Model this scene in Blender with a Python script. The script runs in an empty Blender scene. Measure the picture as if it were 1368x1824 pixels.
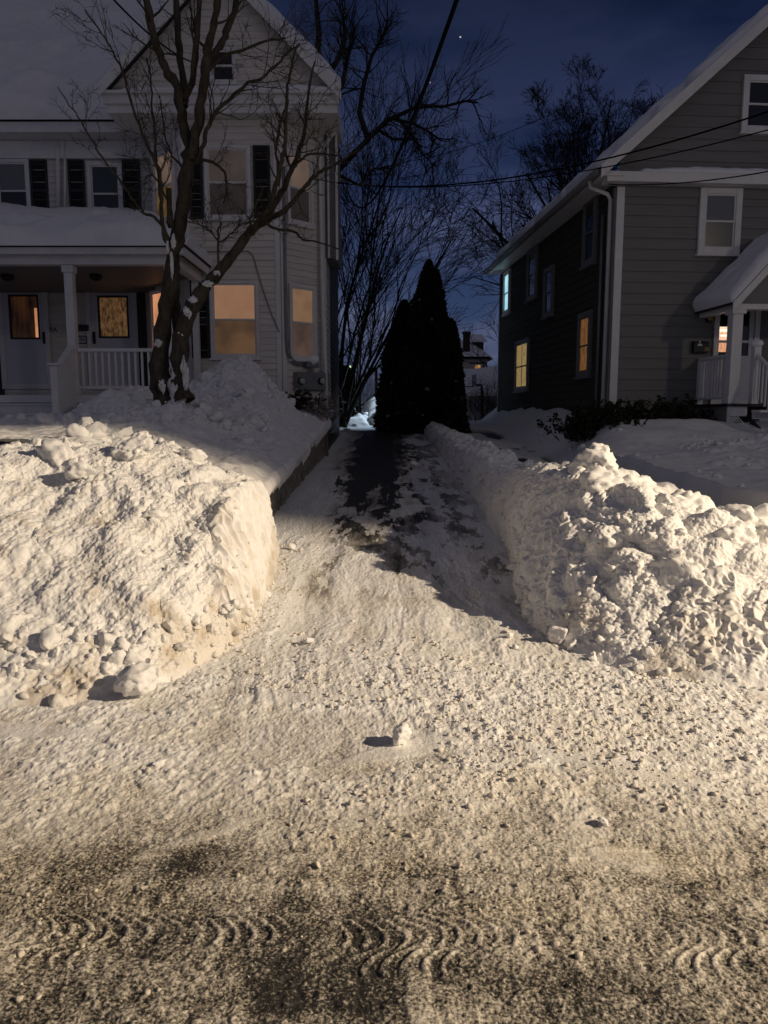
import bpy, bmesh, math, random
import numpy as np
from mathutils import Matrix, Vector
R = math.radians
scene = bpy.context.scene
COL = scene.collection
rnd = random.Random(7)
NP = np.random.RandomState(11)

# ------------------------------------------------------------------ camera maths
EYE = 1.45; PITCH = R(7.5); F = 1350.0
CP, SP = math.cos(PITCH), math.sin(PITCH)
def ray(px, py):
    u = (px - 684) / F; v = (912 - py) / F
    return u, CP + v * SP, -SP + v * CP
def at(px, py, Y):
    u, dy, dz = ray(px, py); t = Y / dy
    return Vector((u * t, Y, EYE + dz * t))
def gz(y): return 0.048 * max(0.0, y - 4.1)
def gza(y): return 0.048 * np.maximum(0.0, y - 4.1)

# ------------------------------------------------------------------ noise (numpy)
def _h(ix, iy, iz, seed):
    h = (ix.astype(np.int64) * 374761393 + iy.astype(np.int64) * 668265263 + iz.astype(np.int64) * 1440662683 + seed * 974634541) & 0xffffffff
    h = ((h ^ (h >> 13)) * 1274126177) & 0xffffffff
    return h ^ (h >> 16)
_G = np.array([[1,1,0],[-1,1,0],[1,-1,0],[-1,-1,0],[1,0,1],[-1,0,1],[1,0,-1],[-1,0,-1],[0,1,1],[0,-1,1],[0,1,-1],[0,-1,-1],[1,1,0],[-1,1,0],[0,-1,1],[0,-1,-1]], dtype=np.float32)
def perlin(x, y, z=None, seed=0):
    shp = np.shape(x); x = np.ravel(x).astype(np.float64); y = np.ravel(y).astype(np.float64)
    z = np.full_like(x, 0.37) if z is None else np.ravel(z).astype(np.float64)
    xi, yi, zi = np.floor(x), np.floor(y), np.floor(z)
    fx, fy, fz = (x - xi).astype(np.float32), (y - yi).astype(np.float32), (z - zi).astype(np.float32)
    xi, yi, zi = xi.astype(np.int64), yi.astype(np.int64), zi.astype(np.int64)
    w = lambda t: t * t * t * (t * (t * 6 - 15) + 10)
    u, v, q = w(fx), w(fy), w(fz)
    def c(a, b, d):
        g = _G[_h(xi + a, yi + b, zi + d, seed) & 15]
        return g[:, 0] * (fx - a) + g[:, 1] * (fy - b) + g[:, 2] * (fz - d)
    def plane(d):
        a = c(0, 0, d); b = c(1, 0, d); e = c(0, 1, d); f = c(1, 1, d)
        a = a + u * (b - a); e = e + u * (f - e)
        return a + v * (e - a)
    p0 = plane(0); p1 = plane(1)
    return (p0 + q * (p1 - p0)).reshape(shp)
def fbm(x, y, z=None, f=1.0, o=4, g=0.5, seed=0):
    s = 0; a = 1.0
    for i in range(o):
        s = s + a * perlin(x * f, y * f, None if z is None else z * f, seed + i * 17); f *= 2.03; a *= g
    return s
def worley2(x, y, seed=0):
    shp = np.shape(x); x = np.ravel(x); y = np.ravel(y)
    xi, yi = np.floor(x).astype(np.int64), np.floor(y).astype(np.int64)
    f1 = np.full(x.shape, 9.0, np.float32); idv = np.zeros(x.shape, np.float32); zz = np.zeros_like(xi)
    for a in (-1, 0, 1):
        for b in (-1, 0, 1):
            h = _h(xi + a, yi + b, zz, seed)
            px = (h & 1023) / 1023.0; py = ((h >> 10) & 1023) / 1023.0
            d = np.hypot(xi + a + px - x, yi + b + py - y).astype(np.float32)
            m = d < f1; f1 = np.where(m, d, f1); idv = np.where(m, ((h >> 20) & 1023) / 1023.0, idv)
    return f1.reshape(shp), idv.reshape(shp)
def worley3(x, y, z, seed=0):
    shp = np.shape(x); x = np.ravel(x); y = np.ravel(y); z = np.ravel(z)
    xi, yi, zi = [np.floor(q).astype(np.int64) for q in (x, y, z)]
    f1 = np.full(x.shape, 9.0, np.float32); idv = np.zeros(x.shape, np.float32)
    for a in (-1, 0, 1):
        for b in (-1, 0, 1):
            for c in (-1, 0, 1):
                h = _h(xi + a, yi + b, zi + c, seed)
                d = ((xi + a + (h & 255) / 255.0 - x) ** 2 + (yi + b + ((h >> 8) & 255) / 255.0 - y) ** 2 + (zi + c + ((h >> 16) & 255) / 255.0 - z) ** 2).astype(np.float32)
                m = d < f1; f1 = np.where(m, d, f1); idv = np.where(m, ((h >> 24) & 255) / 255.0, idv)
    return np.sqrt(f1).reshape(shp), idv.reshape(shp)
def sm(a, b, x):
    t = np.clip((x - a) / (b - a), 0, 1); return t * t * (3 - 2 * t)

# ------------------------------------------------------------------ objects
ROOTLOC = {}
def tag(o, label=None, cat=None, group=None, kind=None):
    if label: o['label'] = label
    if cat: o['category'] = cat
    if group: o['group'] = group
    if kind: o['kind'] = kind
    return o
def empty(name, loc, label, cat, group=None):
    o = bpy.data.objects.new(name, None); COL.objects.link(o)
    o.location = loc; o.empty_display_size = 0.1
    ROOTLOC[o.name] = Vector(loc)
    return tag(o, label, cat, group)
def link(name, me, mat, parent=None):
    o = bpy.data.objects.new(name, me); COL.objects.link(o)
    if mat: me.materials.append(mat)
    if parent is not None:
        o.parent = parent
        if parent.name in ROOTLOC: o.matrix_parent_inverse = Matrix.Translation(-ROOTLOC[parent.name])
    return o
def npmesh(name, V, Q, mat, parent=None, smooth=True, attrs=None):
    V = np.ascontiguousarray(V, np.float32); Q = np.ascontiguousarray(Q, np.int32)
    me = bpy.data.meshes.new(name); k = Q.shape[1]
    me.vertices.add(len(V)); me.vertices.foreach_set('co', V.ravel())
    me.loops.add(Q.size); me.loops.foreach_set('vertex_index', Q.ravel())
    me.polygons.add(len(Q)); me.polygons.foreach_set('loop_start', np.arange(0, Q.size, k, dtype=np.int32))
    me.update(calc_edges=True)
    me.polygons.foreach_set('use_smooth', np.full(len(Q), smooth, dtype=bool))
    for n, a in (attrs or {}).items():
        at_ = me.attributes.new(n, 'FLOAT', 'POINT'); at_.data.foreach_set('value', np.ascontiguousarray(a, np.float32).ravel())
    me.validate()
    return link(name, me, mat, parent)
def gridq(nr, nc, wrap=False):
    i = np.arange(nr - 1)[:, None]; j = np.arange(nc if wrap else nc - 1)[None, :]; j2 = (j + 1) % nc
    return np.stack([i * nc + j, i * nc + j2, (i + 1) * nc + j2, (i + 1) * nc + j], -1).reshape(-1, 4)

class MB:
    def __init__(s): s.v = []; s.f = []
    def add(s, vs, fs):
        b = len(s.v); s.v += [tuple(p) for p in vs]; s.f += [tuple(b + i for i in f) for f in fs]; return s
    def quad(s, *p): return s.add(p, [tuple(range(len(p)))])
    def hexa(s, p):   # 4 bottom, 4 top, counterclockwise from above
        return s.add(p, [(3,2,1,0),(4,5,6,7),(0,1,5,4),(1,2,6,5),(2,3,7,6),(3,0,4,7)])
    def box(s, x0, x1, y0, y1, z0, z1):
        return s.hexa([(x0,y0,z0),(x1,y0,z0),(x1,y1,z0),(x0,y1,z0),(x0,y0,z1),(x1,y0,z1),(x1,y1,z1),(x0,y1,z1)])
    def tube(s, pts, r, n=8, cap=True):
        pts = [Vector(p) for p in pts]; m = len(pts)
        if not isinstance(r, (list, tuple)): r = [r] * m
        rings = []; ref = Vector((0.13, 0.3, 1))
        for i in range(m):
            t = (pts[min(i + 1, m - 1)] - pts[max(i - 1, 0)]).normalized()
            if abs(t.dot(ref.normalized())) > 0.97: ref = Vector((1, 0.2, 0.1))
            a = t.cross(ref).normalized(); b = t.cross(a).normalized()
            rings += [pts[i] + (a * math.cos(2 * math.pi * k / n) + b * math.sin(2 * math.pi * k / n)) * r[i] for k in range(n)]
        fs = [(i * n + k, i * n + (k + 1) % n, (i + 1) * n + (k + 1) % n, (i + 1) * n + k) for i in range(m - 1) for k in range(n)]
        if cap: fs += [tuple(range(n)), tuple((m - 1) * n + k for k in reversed(range(n)))]
        return s.add(rings, fs)
    def build(s, name, mat, parent=None, smooth=False, bevel=0.0):
        me = bpy.data.meshes.new(name); me.from_pydata([tuple(p) for p in s.v], [], s.f)
        bm = bmesh.new(); bm.from_mesh(me); bmesh.ops.recalc_face_normals(bm, faces=bm.faces)
        if bevel: bmesh.ops.bevel(bm, geom=list(bm.edges), offset=bevel, segments=2, affect='EDGES', profile=0.5)
        bm.to_mesh(me); bm.free()
        if smooth:
            for p in me.polygons: p.use_smooth = True
        return link(name, me, mat, parent)

def tubes(polys):
    """polys: list of (pts, radii, sides) -> V, Q (quads), batched by size"""
    groups = {}
    for p, r, n in polys: groups.setdefault((len(p), n), []).append((p, r))
    Vs, Qs, off = [], [], 0
    for (m, n), L in groups.items():
        P = np.array([[tuple(q) for q in a[0]] for a in L], np.float64); Rr = np.array([a[1] for a in L], np.float64)
        T = np.empty_like(P); T[:, 1:-1] = P[:, 2:] - P[:, :-2]; T[:, 0] = P[:, 1] - P[:, 0]; T[:, -1] = P[:, -1] - P[:, -2]
        T /= np.linalg.norm(T, axis=-1, keepdims=True) + 1e-9
        D = P[:, -1] - P[:, 0]; ref = np.where((np.abs(D[:, 2]) > 0.8 * np.linalg.norm(D, axis=-1))[:, None], np.array([[1.0, 0.2, 0.0]]), np.array([[0.1, 0.2, 1.0]]))
        A = np.cross(T, ref[:, None, :]); A /= np.linalg.norm(A, axis=-1, keepdims=True) + 1e-9; B = np.cross(T, A)
        th = np.arange(n) * 2 * np.pi / n
        ring = P[:, :, None, :] + Rr[:, :, None, None] * (A[:, :, None, :] * np.cos(th)[None, None, :, None] + B[:, :, None, :] * np.sin(th)[None, None, :, None])
        Q = gridq(m, n, True); M = len(L)
        Vs.append(ring.reshape(-1, 3)); Qs.append((Q[None] + (np.arange(M) * m * n)[:, None, None]).reshape(-1, 4) + off); off += M * m * n
    return np.concatenate(Vs), np.concatenate(Qs)

# ------------------------------------------------------------------ materials
def mat(name, base, rough=0.6, spec=0.4, metal=0.0, var=0.0, vscale=8.0, bump=0.0, bscale=60.0, stretch=None, emit=None, estr=0.0, coat=0.0, col2=None):
    m = bpy.data.materials.new(name); m.use_nodes = True; nt = m.node_tree; N, L = nt.nodes, nt.links
    b = N['Principled BSDF']; b.inputs['Base Color'].default_value = (*base, 1); b.inputs['Roughness'].default_value = rough
    b.inputs['Specular IOR Level'].default_value = spec; b.inputs['Metallic'].default_value = metal; b.inputs['Coat Weight'].default_value = coat
    tc = N.new('ShaderNodeTexCoord'); src = tc.outputs['Object']
    if stretch:
        mp = N.new('ShaderNodeMapping'); mp.inputs['Scale'].default_value = stretch; L.new(src, mp.inputs['Vector']); src = mp.outputs[0]
    if var or col2:
        n = N.new('ShaderNodeTexNoise'); n.inputs['Scale'].default_value = vscale; n.inputs['Detail'].default_value = 6; n.inputs['Roughness'].default_value = 0.65; L.new(src, n.inputs['Vector'])
        r = N.new('ShaderNodeValToRGB'); L.new(n.outputs['Fac'], r.inputs['Fac'])
        c2 = col2 or tuple(min(1, c * (1 + var)) for c in base); c1 = base if col2 else tuple(c * (1 - var) for c in base)
        r.color_ramp.elements[0].position = 0.3; r.color_ramp.elements[1].position = 0.7
        r.color_ramp.elements[0].color = (*c1, 1); r.color_ramp.elements[1].color = (*c2, 1); L.new(r.outputs[0], b.inputs['Base Color'])
    if bump:
        n = N.new('ShaderNodeTexNoise'); n.inputs['Scale'].default_value = bscale; n.inputs['Detail'].default_value = 4; L.new(src, n.inputs['Vector'])
        bp = N.new('ShaderNodeBump'); bp.inputs['Strength'].default_value = bump; bp.inputs['Distance'].default_value = 0.01
        L.new(n.outputs['Fac'], bp.inputs['Height']); L.new(bp.outputs[0], b.inputs['Normal'])
    if emit:
        b.inputs['Emission Color'].default_value = (*emit, 1); b.inputs['Emission Strength'].default_value = estr
    return m

def ramp(N, L, src, stops):
    r = N.new('ShaderNodeValToRGB'); e = r.color_ramp.elements
    while len(e) < len(stops): e.new(0.5)
    for k, (p, c) in enumerate(stops):
        e[k].position = p; e[k].color = (*c, 1) if len(c) == 3 else c
    if src is not None: L.new(src, r.inputs['Fac'])
    return r

def snow_mat(name, base=(0.80, 0.79, 0.765), dirt=(0.52, 0.45, 0.35), bs=0.35, scale=70.0):
    m = bpy.data.materials.new(name); m.use_nodes = True; nt = m.node_tree; N, L = nt.nodes, nt.links
    b = N['Principled BSDF']; b.inputs['Roughness'].default_value = 0.62; b.inputs['Specular IOR Level'].default_value = 0.25
    tc = N.new('ShaderNodeTexCoord'); at_ = N.new('ShaderNodeAttribute'); at_.attribute_name = 'dirt'
    n = N.new('ShaderNodeTexNoise'); n.inputs['Scale'].default_value = 5; n.inputs['Detail'].default_value = 8; n.inputs['Roughness'].default_value = 0.7; L.new(tc.outputs['Object'], n.inputs['Vector'])
    vr = ramp(N, L, n.outputs['Fac'], [(0.3, tuple(c * 0.92 for c in base)), (0.7, base)])
    mx = N.new('ShaderNodeMix'); mx.data_type = 'RGBA'; L.new(at_.outputs['Fac'], mx.inputs[0]); L.new(vr.outputs[0], mx.inputs[6]); mx.inputs[7].default_value = (*dirt, 1)
    L.new(mx.outputs[2], b.inputs['Base Color'])
    h1 = N.new('ShaderNodeTexNoise'); h1.inputs['Scale'].default_value = scale; h1.inputs['Detail'].default_value = 5; h1.inputs['Roughness'].default_value = 0.6; L.new(tc.outputs['Object'], h1.inputs['Vector'])
    bp = N.new('ShaderNodeBump'); bp.inputs['Strength'].default_value = bs; bp.inputs['Distance'].default_value = 0.012
    L.new(h1.outputs['Fac'], bp.inputs['Height']); L.new(bp.outputs[0], b.inputs['Normal'])
    return m
M = {}
M['snow'] = snow_mat('snow')
M['snow_soft'] = snow_mat('soft_snow', base=(0.79, 0.79, 0.80), bs=0.15, scale=30)
M['grey_snow'] = snow_mat('grey_snow', base=(0.30, 0.30, 0.32))  # snow in an even darker grey, for specks on evergreens and shrubs
M['clod'] = snow_mat('snow_clods', base=(0.72, 0.68, 0.61), bs=0.3)

def ground_mat():
    m = bpy.data.materials.new('salted_slush'); m.use_nodes = True; nt = m.node_tree; N, L = nt.nodes, nt.links
    b = N['Principled BSDF']; b.inputs['Specular IOR Level'].default_value = 0.4
    tc = N.new('ShaderNodeTexCoord')
    a = N.new('ShaderNodeAttribute'); a.attribute_name = 'cover'; g = N.new('ShaderNodeAttribute'); g.attribute_name = 'grit'
    n = N.new('ShaderNodeTexNoise'); n.inputs['Scale'].default_value = 115; n.inputs['Detail'].default_value = 5; n.inputs['Roughness'].default_value = 0.6; L.new(tc.outputs['Object'], n.inputs['Vector'])
    s = N.new('ShaderNodeMath'); s.operation = 'SUBTRACT'; L.new(n.outputs['Fac'], s.inputs[0]); s.inputs[1].default_value = 0.5
    k = N.new('ShaderNodeMath'); k.operation = 'MULTIPLY_ADD'; L.new(s.outputs[0], k.inputs[0]); gm = N.new('ShaderNodeMath'); gm.operation = 'MULTIPLY_ADD'; L.new(g.outputs['Fac'], gm.inputs[0]); gm.inputs[1].default_value = 1.1; gm.inputs[2].default_value = 0.8; L.new(gm.outputs[0], k.inputs[1]); L.new(a.outputs['Fac'], k.inputs[2])
    asp = ramp(N, L, k.outputs[0], [(0.12, (0.026, 0.025, 0.024)), (0.30, (0.245, 0.228, 0.20)), (0.55, (0.60, 0.58, 0.54)), (0.95, (0.83, 0.83, 0.82))])
    mx = N.new('ShaderNodeMix'); mx.data_type = 'RGBA'; L.new(g.outputs['Fac'], mx.inputs[0]); L.new(asp.outputs[0], mx.inputs[6])
    gr = N.new('ShaderNodeMix'); gr.data_type = 'RGBA'; gr.blend_type = 'MULTIPLY'; gr.inputs[0].default_value = 1; L.new(asp.outputs[0], gr.inputs[6]); gr.inputs[7].default_value = (0.93, 0.87, 0.75, 1)
    L.new(gr.outputs[2], mx.inputs[7]); L.new(mx.outputs[2], b.inputs['Base Color'])
    rr = N.new('ShaderNodeMapRange'); L.new(k.outputs[0], rr.inputs['Value']); rr.inputs['From Min'].default_value = 0.05; rr.inputs['From Max'].default_value = 0.4; rr.inputs['To Min'].default_value = 0.55; rr.inputs['To Max'].default_value = 0.75; L.new(rr.outputs[0], b.inputs['Roughness'])
    bp = N.new('ShaderNodeBump'); bp.inputs['Strength'].default_value = 0.7; bp.inputs['Distance'].default_value = 0.006; L.new(n.outputs['Fac'], bp.inputs['Height']); L.new(bp.outputs[0], b.inputs['Normal'])
    return m
M['ground'] = ground_mat()
M['white_siding'] = mat('white_clapboard', (0.62, 0.585, 0.53), 0.55, var=0.14, vscale=2.5, bump=0.1, stretch=(0.6, 0.6, 5))
M['white_trim'] = mat('white_painted_trim', (0.66, 0.65, 0.63), 0.5, var=0.08, vscale=3)
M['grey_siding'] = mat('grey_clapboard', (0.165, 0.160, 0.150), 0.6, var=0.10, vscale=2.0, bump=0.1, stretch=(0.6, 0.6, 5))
M['shaded_siding'] = mat('shaded_side_clapboard', (0.058, 0.058, 0.044), 0.8, 0.1, var=0.10, vscale=2.0, stretch=(0.6, 0.6, 5))  # shade of the long side wall put into its siding colour
M['stone'] = mat('dark_stone', (0.20, 0.18, 0.145), 0.85, var=0.5, vscale=9, bump=0.6, bscale=30)
M['black'] = mat('black_paint', (0.012, 0.013, 0.014), 0.5, var=0.2)
M['shutter'] = mat('black_shutter', (0.014, 0.016, 0.018), 0.55, var=0.2)
M['shingle'] = mat('dark_shingle', (0.035, 0.035, 0.038), 0.85, var=0.3, vscale=20, bump=0.4)
M['glass'] = mat('dark_window_glass', (0.006, 0.008, 0.010), 0.08, 0.5)
M['green_glass'] = mat('dark_green_blind', (0.012, 0.035, 0.036), 0.25, 0.5)
M['grey_blind'] = mat('grey_blind', (0.15, 0.155, 0.17), 0.6, 0.3, var=0.08)
M['dark_blind'] = mat('dim_lower_pane', (0.055, 0.052, 0.048), 0.25, 0.5)
M['metal'] = mat('grey_metal', (0.20, 0.20, 0.205), 0.5, 0.5, 0.3, var=0.15)
M['brass'] = mat('brass', (0.35, 0.22, 0.07), 0.3, 0.5, 0.9)
M['bark'] = mat('bark', (0.066, 0.056, 0.040), 0.9, 0.2, var=0.6, vscale=14, bump=0.9, bscale=45, stretch=(1, 1, 0.35))
M['twig'] = mat('dark_twigs', (0.030, 0.026, 0.022), 0.9, 0.1, var=0.3, vscale=2)
M['needle'] = mat('dark_evergreen', (0.030, 0.036, 0.020), 0.9, 0.08, var=0.6, vscale=6)
M['wood'] = mat('weathered_wood', (0.16, 0.13, 0.10), 0.8, var=0.3, stretch=(6, 6, 1))
M['plate'] = mat('number_plate_white', (0.45, 0.45, 0.43), 0.4)
M['cable'] = mat('black_cable', (0.004, 0.004, 0.005), 1.0, 0.0)
M['brick'] = mat('dark_brick', (0.035, 0.022, 0.018), 0.9, var=0.4, vscale=30)

def lit(name, hot, cool, strength, scale=6.0, stretch=(1, 1, 1), grad=None, zr=None, rough=0.45):
    """lit blind or curtain seen through glass: glows from the lamp inside, patchy"""
    m = bpy.data.materials.new(name); m.use_nodes = True; nt = m.node_tree; N, L = nt.nodes, nt.links
    b = N['Principled BSDF']; b.inputs['Base Color'].default_value = (*[c * 0.35 for c in cool], 1); b.inputs['Roughness'].default_value = rough
    tc = N.new('ShaderNodeTexCoord'); mp = N.new('ShaderNodeMapping'); mp.inputs['Scale'].default_value = stretch; L.new(tc.outputs['Object'], mp.inputs['Vector'])
    n = N.new('ShaderNodeTexNoise'); n.inputs['Scale'].default_value = scale; n.inputs['Detail'].default_value = 5; L.new(mp.outputs[0], n.inputs['Vector'])
    src = n.outputs['Fac']
    if zr:
        sx = N.new('ShaderNodeSeparateXYZ'); L.new(tc.outputs['Object'], sx.inputs[0])
        mr = N.new('ShaderNodeMapRange'); L.new(sx.outputs[2], mr.inputs['Value']); mr.inputs['From Min'].default_value = zr[0]; mr.inputs['From Max'].default_value = zr[1]
        ad = N.new('ShaderNodeMath'); ad.operation = 'MULTIPLY_ADD'; L.new(n.outputs['Fac'], ad.inputs[0]); ad.inputs[1].default_value = 0.5; L.new(mr.outputs[0], ad.inputs[2])
        sb = N.new('ShaderNodeMath'); sb.operation = 'SUBTRACT'; L.new(ad.outputs[0], sb.inputs[0]); sb.inputs[1].default_value = 0.25; src = sb.outputs[0]
    r = ramp(N, L, src, [(0.34, cool), (0.66, hot)])
    L.new(r.outputs[0], b.inputs['Emission Color']); b.inputs['Emission Strength'].default_value = strength
    return m
M['shaded_trim'] = mat('shaded_side_trim', (0.16, 0.16, 0.155), 0.55, var=0.1, vscale=3)  # darker copy of the white trim, side wall shade in the colour
M['dial'] = mat('meter_dial', (0.42, 0.42, 0.38), 0.2, 0.5)
M['slit_white'] = lit('lit_shelf_white', (1.0, 0.93, 0.78), (0.95, 0.8, 0.6), 1.15, 3)
# ------------------------------------------------------------------ street and driveway (one field, two sheets)
def seg(a, b, n): return np.linspace(a, b, n, endpoint=False)
def tread(x, y, y0, half, segs, pitch, skew, seed):
    """raised curved ribs left by a tyre: returns 0..1 rib height"""
    yy = (y - y0 - 0.02 * np.sin(x * 1.3 + seed)) / half
    inb = sm(1.0, 0.8, np.abs(yy))
    ph = (x + skew * (yy * yy) * np.sign(yy + 1.2) + skew * 0.8 * yy + 0.012 * perlin(x * 9, y * 9, seed=seed)) / pitch
    rib = np.abs((ph % 1.0) - 0.5) * 2; rib = sm(0.45, 0.85, rib)
    on = 0
    for a, b, s in segs: on = np.maximum(on, s * sm(a - 0.06, a + 0.03, x) * sm(b + 0.06, b - 0.03, x))
    return rib * inb * on * (0.7 + 0.3 * sm(-0.35, 0.2, fbm(x, y, f=3.5, o=4, seed=seed + 3))), inb * on
def ground_field(x, y):
    wx = x + 0.010 * perlin(x * 33, y * 33, seed=1) + 0.02 * perlin(x * 11, y * 11, seed=2); wy = y + 0.010 * perlin(x * 33, y * 33, seed=5) + 0.02 * perlin(x * 11, y * 11, seed=6)
    near = sm(5.2, 3.6, y); mid = sm(2.25, 3.0, y) * near; drive = 1 - near
    m1 = fbm(x, y, f=0.9, o=4, seed=21); m2 = fbm(x, y * 1.6, f=2.3, o=3, seed=31)
    toe = sm(0.55, 0.05, np.abs(x + 1.0)) + sm(0.6, 0.1, np.abs(x - 1.15))
    patch = sm(-0.12, 0.28, m1 + 0.45 * m2 + 0.24 * mid + 0.1 * near - 0.40 * drive + 0.45 * drive * np.exp(-((np.abs(x - 0.1) - 0.45) / 0.16) ** 2) * sm(8.5, 5.5, y) + 0.5 * toe * sm(9, 5, y))
    fade = sm(14, 6, y)
    f1, i1 = worley2(wx / 0.026, wy / 0.026, 3); l1 = sm(0.62, 0.12, f1) * (0.35 + 0.65 * i1)
    f2, i2 = worley2(wx / 0.055, wy / 0.05, 7); l2 = sm(0.58, 0.15, f2) * sm(0.4, 0.75, i2)
    f3, i3 = worley2(wx / 0.12, wy / 0.11, 9); l3 = sm(0.55, 0.12, f3) * sm(0.62, 0.85, i3)
    smooth = 0
    for cx, cy, a, b, th in [(-0.66, 2.42, 0.26, 0.035, 0.62), (0.085, 1.72, 0.035, 0.2, -0.05), (0.82, 2.30, 0.17, 0.07, -0.35), (0.10, 3.15, 0.3, 0.07, 0.5), (-0.3, 3.75, 0.5, 0.1, 0.1), (0.95, 2.95, 0.4, 0.06, -0.5), (-1.8, 3.3, 0.5, 0.1, 0.0)]:
        c, s = math.cos(th), math.sin(th); dx, dy = x - cx, y - cy
        smooth = np.maximum(smooth, sm(1.15, 0.7, np.hypot((dx * c + dy * s) / a, (-dx * s + dy * c) / b) + 0.25 * m2))
    bil = np.abs(fbm(wx, wy, f=17, o=3, g=0.55, seed=46)) ; bil2 = sm(0.05, 0.55, np.abs(fbm(wx * 1.0, wy * 1.3, f=9, o=3, seed=47)))
    lump = 0.003 * l1 + (0.010 * l2 + 0.015 * l3 * mid + 0.012 * bil + 0.010 * bil2 * mid) * (0.10 + 0.90 * patch)
    lump = lump * (1 - 0.85 * smooth) * (1 - 0.45 * drive * (1 - 0.75 * np.clip(toe, 0, 1) * sm(9.5, 6, y))) * (0.55 + 0.45 * mid + 0.2 * drive)
    f4, i4 = worley2(wx / 0.0125, wy / 0.0125, 13)
    fine = 0.0050 * fbm(x, y, f=62, o=2, seed=41) + 0.0060 * fbm(wx, wy, f=24, o=3, seed=44) + 0.0040 * sm(0.6, 0.1, f4) * i4
    und = 0.014 * m1 + 0.008 * m2
    # wheel ruts up the driveway and plough lines along the street
    rut = drive * fade * (-0.022 * (sm(0.2, 0.04, np.abs(x + 0.55 - 0.05 * m1)) + sm(0.2, 0.04, np.abs(x - 0.55 - 0.05 * m1))))
    line = near * sm(2.5, 2.2, y) * sm(1.75, 2.0, y) * 0.010 * sm(0.15, 0.6, perlin(x * 0.9, y * 26, seed=52) + 0.25 * perlin(x * 5, y * 30, seed=53))
    t1, b1 = tread(x, y, 1.985, 0.066, [(-1.02, -0.27, 1.0), (-0.12, 0.46, 1.0), (0.46, 0.78, .2), (0.80, 4, 1.0), (-4, -1.25, .7)], 0.052, 0.060, 61)
    t2, b2 = tread(x, y, 1.865, 0.055, [(-4, -0.80, 1.0), (-0.85, -0.05, 0.35), (-0.08, 0.20, 1.0), (0.2, 0.8, 0.3), (0.78, 4, 0.9)], 0.052, -0.045, 67)
    tr = np.maximum(t1, t2); tb = np.maximum(b1, b2)
    lump = lump * (1 - 0.5 * tb)
    lump = lump * 0.50; fine2 = 0.75 * fine * (1 - 0.3 * tb)
    scr = 0.008 * fbm(x * 9 + 2 * m1, y * 0.8, f=1.0, o=4, g=0.6, seed=55) * sm(2.9, 4.2, y) * fade + 0.0035 * fbm(x * 24 + 3 * m1 + 0.6 * y, y * 1.6, f=1.0, o=3, g=0.6, seed=57) * sm(2.9, 4.0, y) * fade + 0.0045 * fbm(x * 0.8, y * 10, f=1.0, o=4, g=0.6, seed=56) * near * sm(3.2, 2.4, y)
    z = lump + scr + fine2 * (1 - 0.6 * smooth) + und + rut + line + 0.0065 * tr + 0.006 * smooth
    # cover: 0 bare wet asphalt .. 1 clean snow
    lane = np.exp(-((x + 0.15) / 0.62) ** 2)
    base = 0.30 + 0.27 * sm(1.85, 2.9, y) + 0.24 * sm(2.4, 3.8, y) + 0.10 * sm(4.6, 6.4, y)
    far = sm(6.0, 9.8, y) * lane
    st = fbm(x * 2.4, y * 0.55, f=2.2, o=6, g=0.65, seed=71)
    base = base + 0.06 * drive - far * (0.52 + 0.28 * sm(11, 14.5, y)) - 0.20 * sm(11, 15, y) * sm(1.0, 0.75, np.abs(x + 0.15))
    dark = sm(0.03, 0.17, fbm(x * 1.9 + 3.1, y * 0.62, f=1.4, o=6, g=0.68, seed=73) + 0.15 * fbm(x * 7, y * 3, f=1, o=4, seed=74)) * drive * sm(5.0, 6.2, y) * sm(1.1, 0.75, np.abs(x - 0.30))
    streak = near * sm(0.1, 0.5, perlin(x * 0.7, y * 6, seed=75) + 0.3 * perlin(x * 4, y * 13, seed=76)) * sm(3.1, 2.4, y)
    cover = base + 0.20 * st - 0.50 * dark - 0.10 * streak + (lump + fine2 + 0.5 * scr) * 22 * (0.5 + 0.5 * near) - 0.10 * near + 0.26 * tr - 0.07 * tb + 0.16 * smooth + 0.10 * patch * near
    lg = fbm(x * 5.0, y * 0.45, f=1.0, o=5, g=0.6, seed=77)
    bare = sm(0.44, 0.56, 0.72 * sm(6.0, 12.5, y) * lane + 0.40 * lg + 0.22 * fbm(x * 2.2, y * 0.8, f=1.6, o=5, g=0.65, seed=78)) * drive
    cover = cover - 0.62 * bare + 0.16 * lg * drive - 0.07 * drive
    cover = cover + 0.5 * sm(0.95, 1.35, np.abs(x - 0.02 - 0.03 * m1)) * sm(6, 8.5, y)
    grit = np.clip(0.6 * near * sm(3.4, 1.9, y) + 0.15 * near + 0.3 * sm(0.1, 0.5, fbm(x, y * 1.8, f=1.7, o=3, seed=81)) * sm(8.5, 5, y), 0, 1)
    return z, np.clip(cover, 0, 1), grit
def ground_sheet(name, xs, ys, label=None):
    X, Y = np.meshgrid(xs, ys)
    z, c, g = ground_field(X, Y)
    edge = 0.0
    V = np.stack([X, Y, gza(Y) + z + edge], -1).reshape(-1, 3)
    o = npmesh(name, V, gridq(len(ys), len(xs)), M['ground'], attrs={'cover': c, 'grit': g})
    return tag(o, label, None, None, 'structure')
def ys_log(a, b, k):
    out = [a]
    while out[-1] < b: out.append(out[-1] + k * out[-1] ** 1.3)
    s = (b - a) / (out[-1] - a); return a + (np.array(out) - a) * s
XS = np.concatenate([seg(-9, -2.6, 90), seg(-2.6, -1.9, 90), seg(-1.9, 1.9, 950), seg(1.9, 2.6, 90), np.linspace(2.6, 9, 90)])
YS = np.concatenate([seg(-3.0, 1.3, 60), ys_log(1.3, 4.1, 0.0017)])
ground_sheet('street', XS, YS, 'salted street with tyre tread marks in dirty crusted snow')
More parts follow.
